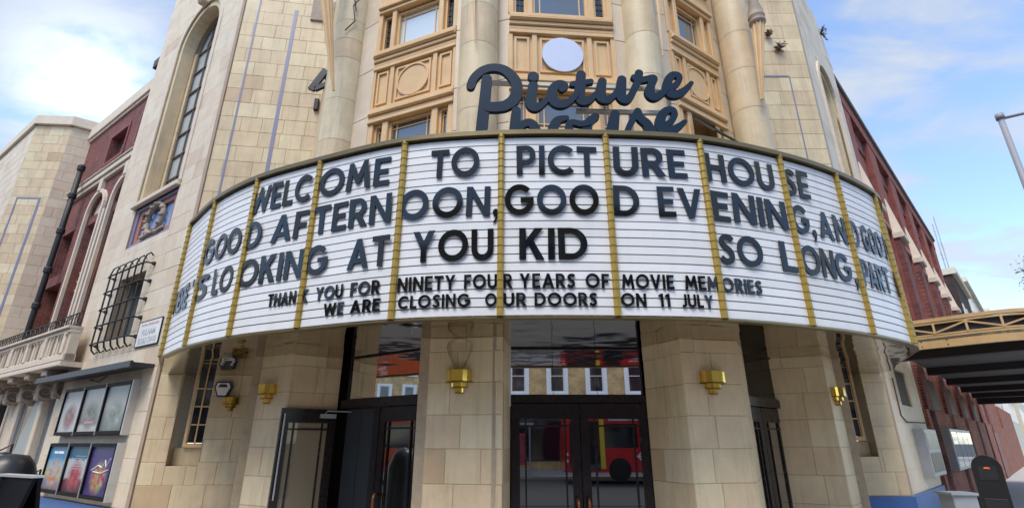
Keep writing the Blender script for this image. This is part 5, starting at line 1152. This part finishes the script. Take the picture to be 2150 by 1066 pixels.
path_band('beam', fine, 3.30, 3.50, .06, ochre_iron, IC); path_band('beam_flange', fine, 3.50, 3.525, .13, ochre_iron, IC); path_band('top_rail', fine, 3.80, 3.87, .10, ochre_iron, IC); path_band('mid_rail', fine, 3.755, 3.78, .06, ochre_iron, IC); path_band('lower_rail', fine, 3.535, 3.565, .05, ochre_iron, IC)
back = [c + (Vector((8, 12)) - c).normalized() * .12 for c in fine[:-1]]; path_band('gutter_board', back, 3.5, 3.77, .02, mat('dark_slate_board', (.045, .045, .055), .7, var=.15), IC)
clen = [0]
for a, b in zip(fine, fine[1:]): clen.append(clen[-1] + (b - a).length)
def cpt(s):
    i = max(j for j in range(len(clen)) if clen[j] <= s + 1e-9); i = min(i, len(fine) - 2); return fine[i].lerp(fine[i + 1], (s - clen[i]) / (clen[i + 1] - clen[i]))
sv = [.25, .75, 1.25, 1.75, 2.25, 2.9, 3.6]
def bar(p, q, za, zb, w_, nm):
    mb = MB(); d = Vector((q.x - p.x, q.y - p.y)); n_ = Vector((d.y, -d.x)).normalized() if d.length > 1e-4 else Vector((-.5, -.8)).normalized()
    if d.length < 1e-3:
        t_ = Vector((-n_.y, n_.x)); pr = [p + t_ * w_ - n_ * .02, p + t_ * w_ + n_ * .01, p - t_ * w_ + n_ * .01, p - t_ * w_ - n_ * .02]; mb.prism(pr, za, zb)
    else:
        dz = Vector((0, 0, w_)); A_ = Vector((p.x, p.y, za)); B_ = Vector((q.x, q.y, zb)); o_ = Vector((n_.x, n_.y, 0)) * .01
        mb.hexa([A_ - dz - o_ * 2, B_ - dz - o_ * 2, B_ - dz + o_, A_ - dz + o_, A_ + dz - o_ * 2, B_ + dz - o_ * 2, B_ + dz + o_, A_ + dz + o_])
    mb.build(nm, ochre_iron, IC)
for i, s in enumerate(sv):
    p = cpt(s); bar(p, p, 3.56, 3.76, .018, 'post')
    if i + 1 < len(sv):
        q_ = cpt(sv[i + 1]); bar(p, q_, 3.58 if i % 2 else 3.74, 3.74 if i % 2 else 3.58, .016, 'brace')
for s in (.5, .9, .2): 
    p = cpt(s)
    for z in (3.35, 3.44): mb = MB(); mb.lathe((p.x - .003, p.y - .004, z), [(0, -.012), (.014, 0), (0, .012)], 6); mb.build('rivet', iron, IC)
deck = [inRp(.45, .1)] + fine + [inRp(18, .1)]
sheet('deck', deck, 3.44, .05, mat('dark_deck', (.11, .115, .12), .8, var=.2), IC)
for k in range(5):
    u = 1.75 + k * 3.6; mb = MB(); a, b = inRp(u, .12), inRp(u, 2.68); n_ = dR * .14; mb.prism([a - n_, a + n_, b + n_, b - n_], 3.26, 3.435); mb.build('cross_beam', mat('dark_beam', (.02, .014, .013), .6, var=.2), IC)
mb = MB(); mb.prism([inRp(17.9, .1), inRp(18.1, .1), inRp(18.1, 2.7), inRp(17.9, 2.7)], 3.1, 3.5); mb.build('end_beam', MATS['dark_beam'], IC)

# ================================================================== THINGS ON THE RIGHT PAVEMENT AND WALL
T = thing('notice_case', 'grey metal cabinet on the right pier with small notices behind glass', 'notice case', RP.p(2.3, 1, 0))
mb = MB(); RP.box(mb, 1.75, 3.35, .92, 1.86, .0, .20, .01); mb.build('box', grey_metal, T); mb = MB(); RP.box(mb, 1.85, 3.25, 1.45, 1.78, .201, .206); mb.build('notice', PM[2], T); mb = MB(); RP.box(mb, 1.85, 3.25, 1.0, 1.38, .201, .206); mb.build('notice', mat('brown_notice', (.12, .10, .09), .4, var=.5, scale=8), T)
T = thing('notice_case', 'wide grey framed notice case with glass doors on the right brick wall', 'notice case', BW.p(7, .9, 0))
mb = MB(); BW.box(mb, 5.2, 9.6, .92, 1.92, .2, .38, .01); mb.build('box', grey_metal, T)
for k in range(4): mb = MB(); BW.box(mb, 5.3 + k * 1.07, 6.28 + k * 1.07, 1.0, 1.84, .381, .386); mb.build('pane', g_net, T)
T = thing('litter_bin', 'tall black litter bin with domed top and orange panel on the right pavement', 'litter bin', (5.95, 6.95, 0))
BF = Frame((5.95, 6.95), D(130.5)); mb = MB(); pr = [(-.17, 0), (.17, 0), (.17, 1.30)] + [(.17 * math.cos(a), 1.30 + .14 * math.sin(a)) for a in [math.pi * k / 10 for k in range(1, 10)]] + [(-.17, 1.30)]; pr = [(a * .85, z) for a, z in pr]
BF.slab(mb, pr, -.12, .12); mb.build('body', black, T); mb = MB(); BF.box(mb, -.09, .09, 1.16, 1.32, .12, .126); mb.build('label_panel', iron, T); mb = MB(); BF.slab(mb, [(-.035, 1.285), (.035, 1.285), (.02, 1.305), (-.02, 1.305)], .127, .132); mb.build('marking', orange_p, T); mb = MB(); BF.box(mb, -.11, .11, .2, .95, .12, .132, .004); mb.build('door', iron, T)
T = thing('utility_cabinet', 'small grey street cabinet with a black side at the lower right edge', 'cabinet', (6.6, 8.1, 0)); UF = Frame((6.35, 7.85), D(95))
mb = MB(); UF.box(mb, -.2, .12, 0, .90, -.3, .0, .01); mb.build('body', grey_metal, T); mb = MB(); UF.box(mb, .125, .3, 0, .88, -.3, -.01, .01); mb.build('side_unit', black, T); mb = MB(); UF.box(mb, -.23, .14, .9, .93, -.32, .03); mb.build('lid', grey_metal, T)
# lamp post on the far right
T = thing('street_lamp', 'grey street lamp column with an arm reaching out of the picture at the right', 'street lamp', (16.6, 14.6, 0))
mb = MB(); mb.tube([(16.42, 14.6, 0), (16.42, 14.6, 4), (16.42, 14.6, 11.75)], [.12, .10, .085], 12); mb.build('column', pole_grey, T, smooth=True)
mb = MB(); mb.tube([(16.42, 14.6, 11.75), (16.42, 14.6, 11.95)], .12, 12); mb.build('cap', pole_grey, T, smooth=True)
mb = MB(); mb.tube([(16.42, 14.6, 11.78), (17.6, 14.55, 12.05), (19.2, 14.5, 12.3)], [.06, .055, .05], 8); mb.build('arm', pole_grey, T, smooth=True)
mb = MB(); mb.lathe((19.5, 14.5, 12.3), [(0.001, -.1), (.2, -.08), (.3, 0), (.2, .1), (0.001, .14)], 14); mb.build('lantern', pole_grey, T, smooth=True)
# tree far right
T = thing('street_tree', 'dark leafy tree crown at the far right edge behind the canopy', 'tree', (45.8, 38.5, 0))
mb = MB(); mb.tube([(45.8, 38.5, 0), (46.0, 38.6, 5), (45.6, 38.4, 10), (45.8, 38.5, 14)], [.4, .33, .25, .1], 10)
rt = random.Random(9)
for k in range(14):
    a = rt.uniform(0, 6.28); mb.tube([(45.8, 38.5, 7 + k * .4), (45.8 + math.cos(a) * 2, 38.5 + math.sin(a) * 2, 9 + k * .45)], [.12, .03], 6)
mb.build('trunk', bark, T, smooth=True)
mb = MB()
clumps = []
for k in range(70):
    a = rt.uniform(0, 6.28); e = rt.uniform(-1, 1); r = rt.uniform(.5, 1) ** .6; clumps.append((Vector((45.8 + math.cos(a) * math.sqrt(1 - e * e) * 3.9 * r, 38.5 + math.sin(a) * math.sqrt(1 - e * e) * 3.6 * r, 14.2 + e * 3.3 * r)), rt.uniform(.5, 1.1)))
for c, rr in clumps:
    for j in range(150):
        d = Vector((rt.gauss(0, 1), rt.gauss(0, 1), rt.gauss(0, 1))); p = c + d * rr * .5; s_ = rt.uniform(.08, .17); x = Vector((rt.gauss(0, 1), rt.gauss(0, 1), rt.gauss(0, 1))).normalized(); y = x.orthogonal().normalized()
        v = [mb.vert(p + x * s_), mb.vert(p + y * s_ * .6), mb.vert(p - x * s_), mb.vert(p - y * s_ * .6)]; mb.face(v)
mb.build('crown', leaf, T)
# buildings further down the right street
def terrace(u0, u1, n0, h, m, label, win=True, cat='building', step=1.6, m2=None, name='terrace_house'):
    fr = Frame(RC, dR, n0); T = thing(name, label, cat, fr.p((u0 + u1) / 2, 0, 0)); mb = MB(); fr.box(mb, u0, u1, 0, h, -6, 0); mb.build('wall', m, T); mb = MB(); fr.box(mb, u0 - .1, u1 + .1, h, h + .4, -6, .25, .05); mb.build('cornice', m2 or cream_paint, T)
    if win:
        u = u0 + .5
        while u + 1 < u1:
            z = 3.2
            while z + 1.6 < h: window(fr, u, u + 1.0, z, z + 1.5, .04, T, cols=2, rows=2); z += 2.7
            u += step * 1.3
    return T
terrace(31, 40, -.1, 12.0, brick_dark, 'dark brown brick block beyond the auditorium wall', win=True)
terrace(41, 60, -.1, 13.6, cream_paint, 'cream stuccoed terrace beyond the dark brick block', step=1.8)
terrace(61, 90, .2, 14.5, cream_paint, 'cream terrace at the end of the right street', step=2.0)
mb = MB()
for (u, h) in ((43, 19.5), (47, 21.5)): p = Frame(RC, dR, -1).p(u, 0, 0); mb = MB(); mb.tube([(p.x, p.y, 13), (p.x, p.y, h)], .05, 6); mb.tube([(p.x - .8, p.y - .8, h - 3), (p.x + .8, p.y + .8, h - 3)], .03, 5); tag(mb.build('aerial', grey_metal), 'thin rooftop aerial above the cream terrace, ' + ('left one' if u == 43 else 'right one'), 'aerial')

# ================================================================== LOWER LEFT: BOARD, BAG AND HANDRAIL
def w2(x, y, Y): d = ray(x, y); t = Y / d.y; return Vector((d.x * t, Y, EYE + d.z * t))
T = thing('advertising_board', 'black pavement advertising board at the lower left corner seen from behind', 'sign board', (-5.0, 5.2, 0))
a = w2(4, 998, 5.3); b = w2(82, 992, 5.0); dd = Vector((b.x - a.x, b.y - a.y)); AF = Frame(a.xy, dd)
mb = MB(); Lb = dd.length; zt = a.z
for (s_, n0) in ((1, 0), (-1, -.0)):
    P = [AF.p(0, 0, .28 * s_), AF.p(Lb, 0, .28 * s_), AF.p(Lb, zt, .03 * s_), AF.p(0, zt, .03 * s_)]; off = Vector((AF.n.x, AF.n.y, 0)) * .03 * s_
    mb = MB(); mb.hexa([P[0], P[1], P[2], P[3]] + [p - off for p in P]) if s_ > 0 else mb.hexa([p - off for p in P] + P); mb.build('board', case_black, T)
mb = MB(); AF.box(mb, -.01, .10, 0, zt, -.1, .12); mb.build('grey_edge', mat('dark_grey_edge', (.07, .08, .085), .5), T); mb = MB(); AF.box(mb, 0, Lb, zt, zt + .02, -.05, .05); mb.build('top_rail', silver, T)
T = thing('covered_scooter', 'rounded black cover over something parked behind the advertising board', 'cover', (-6.6, 6.6, 0))
mb = MB(); c = w2(18, 985, 6.8); mb.lathe((c.x, c.y, 0), [(.02, c.z + .18), (.16, c.z + .16), (.24, c.z + .06), (.28, c.z - .05), (.34, c.z - .2), (.36, 0)], 18); mb.build('cover', black, T, smooth=True); c2 = w2(6, 962, 6.8); mb = MB(); mb.lathe((c2.x, c2.y, c2.z), [(.001, -.1), (.1, -.06), (.11, .02), (.06, .07), (.001, .08)], 12); mb.build('hood', black, T, smooth=True)
T = thing('handrail', 'thin black handrail by the shop windows at the left edge', 'handrail', WW.p(8, 0, .8))
mb = MB(); a = WW.px(0, 945, .8); b = WW.px(27, 932, .8); c_ = WW.px(62, 997, .8); d_ = WW.px(86, 985, .8)
mb.tube([WW.p(a[0] + .5, a[1], .8), WW.p(a[0], a[1], .8), WW.p(b[0], b[1], .8), WW.p(b[0], 0, .8)], .022, 6); mb.build('rail', iron, T); mb = MB(); mb.tube([WW.p(c_[0], c_[1], .8), WW.p(d_[0], d_[1], .8), WW.p(d_[0], 0, .8)], .02, 6); mb.build('rail', iron, T)

# ================================================================== THE STREET BEHIND THE CAMERA (seen in the glass and the soffit)
def bus(x0, x1, y0, label, col):
    T = thing('city_bus', label, 'bus', ((x0 + x1) / 2, y0, 0)); F_ = Frame((x0, y0), (1, 0)); F_.n = Vector((0, 1)); F_.A = Vector((x0, y0)); L_ = x1 - x0
    mb = MB(); prof = [(.0, .35), (L_, .35), (L_, 2.75), (L_ - .15, 2.95), (.35, 2.95), (.12, 2.6), (0, 1.4)]; F_.slab(mb, prof, -2.5, 0); mb.build('body', col, T)
    mb = MB(); F_.box(mb, .25, 1.55, .45, 2.45, .0, .015); mb.build('door', g_dark, T)
    for k in range(6):
        a = 1.8 + k * 1.55
        if a + 1.45 < L_ - .2: mb = MB(); F_.box(mb, a, a + 1.45, 1.35, 2.35, .0, .012); mb.build('window', g_dark, T)
    mb = MB(); F_.box(mb, 2.0, min(8.0, L_ - .5), 2.48, 2.85, .0, .012); mb.build('advert_strip', mat('advert_print', (.55, .62, .66), .4, var=.9, scale=3), T)
    mb = MB(); F_.box(mb, 1.58, 1.78, .5, 2.8, .0, .015); mb.build('yellow_pillar', yellow_p, T)
    for u in (2.4, L_ - 2.6):
        mb = MB(); c = F_.p(u, .48, .0); pts = [F_.p(u + .48 * math.cos(a), .48 + .48 * math.sin(a), 0) for a in [2 * math.pi * k / 20 for k in range(20)]]; F_.slab(mb, [(u + .48 * math.cos(a), .46 + .48 * math.sin(a)) for a in [2 * math.pi * k / 20 for k in range(20)]], -.25, .02); mb.build('wheel', black, T)
    cr_ = lambda r: [(3.4 + r * math.cos(a), 1.0 + r * math.sin(a)) for a in [2 * math.pi * k / 20 for k in range(21)]]
    mb = MB(); F_.ring(mb, cr_(.17), cr_(.11), .004, .014); F_.box(mb, 3.16, 3.64, .97, 1.03, .004, .017); mb.build('roundel', white_paint, T)
    for z in (.75, 1.02): mb = MB(); F_.box(mb, .03, .16, z, z + .12, .0, .02); mb.build('headlight', white_paint, T)
    return T
bus(2.3, 13.3, -9.4, 'red single deck city bus seen only mirrored in the centre door glass', red_paint)
OPP = Frame((-40, -18.5), (1, 0))
def opp(x0, x1, m, label, h=11, seed=0, shop=None):
    T = thing('shop_building', label, 'building', ((x0 + x1) / 2, -20, 0)); F_ = Frame((x0, -18.5), (1, 0)); L_ = x1 - x0; mb = MB(); F_.box(mb, 0, L_, 0, h, -8, 0); mb.build('wall', m, T)
    mb = MB(); F_.box(mb, 0, L_, 3.3, 3.9, 0, .25, .03); mb.build('shop_fascia', shop or black, T); mb = MB(); F_.box(mb, .3, L_ - .3, .5, 3.2, 0, .03); mb.build('shop_glass', g_dark, T); mb = MB(); F_.box(mb, -.05, L_ + .05, h, h + .5, -8, .35, .05); mb.build('cornice', cream_paint, T)
    n_ = max(2, int(L_ / 2.2))
    for i in range(n_):
        u = (i + .5) * L_ / n_
        for z in [4.5, 7.6] + ([10.7] if h > 13.4 else []):
            O = rect(u - .68, u + .68, z - .15, z + 2.2); I = rect(u - .45, u + .45, z, z + 2.0); mb = MB(); F_.ring(mb, O + O[:1], I + I[:1], 0, .15); s_ = mb.build('window_surround', white_paint, T); window(F_, u - .45, u + .45, z, z + 2.0, .06, T, gl=g_dark, cols=1, rows=2)
    return T
opp(-14, -3.5, brick_yel, 'yellow brick shop building opposite with a black fascia', 14.5); opp(-3.3, 9, brick_yel, 'yellow brick building opposite the centre doors with white window surrounds', 15); opp(9.2, 20, brick_red, 'red brick shop building opposite to the right', 13.5)
opp(-32, -14.2, brick_yel, 'yellow brick building opposite to the left', 13); opp(-60, -32.2, brick_red, 'long red brick building opposite to the far left', 13); opp(20.2, 34, brick_yel, 'yellow brick building opposite to the far right', 10)
T = thing('bus_shelter', 'glass bus shelter with poster panels mirrored left of the bus', 'bus shelter', (-1.2, -12.9, 0))
for u in (-3.2, -1.2, .9): q = MB(); q.wbox(u - .04, u + .04, -13.1, -13.0, 0, 2.4); q.build('post', grey_metal, T)
q = MB(); q.wbox(-3.4, 1.1, -13.9, -12.8, 2.4, 2.5); q.build('roof', grey_metal, T); q = MB(); q.wbox(-.4, .7, -13.2, -13.1, .5, 2.0); q.build('poster_panel', mat('union_red_white_poster', (.6, .1, .15), .4, var=.8, scale=5), T); q = MB(); q.wbox(-3.1, -1.3, -13.2, -13.18, .4, 2.1); q.build('pane', g_net, T)
T = thing('shop_awning', 'bright orange awning on the shop opposite mirrored over the left doors', 'awning', (-6, -17, 2.6)); mb = MB(); mb.hexa([(-9, -18.2, 2.7), (-3.8, -18.2, 2.7), (-3.8, -16.4, 2.7), (-9, -16.4, 2.7), (-9, -18.2, 3.9), (-3.8, -18.2, 3.9), (-3.8, -17.9, 3.8), (-9, -17.9, 3.8)]); mb.build('canopy_cloth', orange_p, T)
tb = bus(-5, 5, 0, 'orange red bus mirrored in the left door glass', mat('orange_red_paint', (.75, .10, .015), .25, var=.05)); tb.location = (-19, 4.5, 0); tb.rotation_euler = (0, 0, R(-90))
to = opp(-30, 0, brick_yel, 'yellow brick building closing the plaza far to the left', 13); to.location = (-46, -6, 0); to.rotation_euler = (0, 0, R(-90))
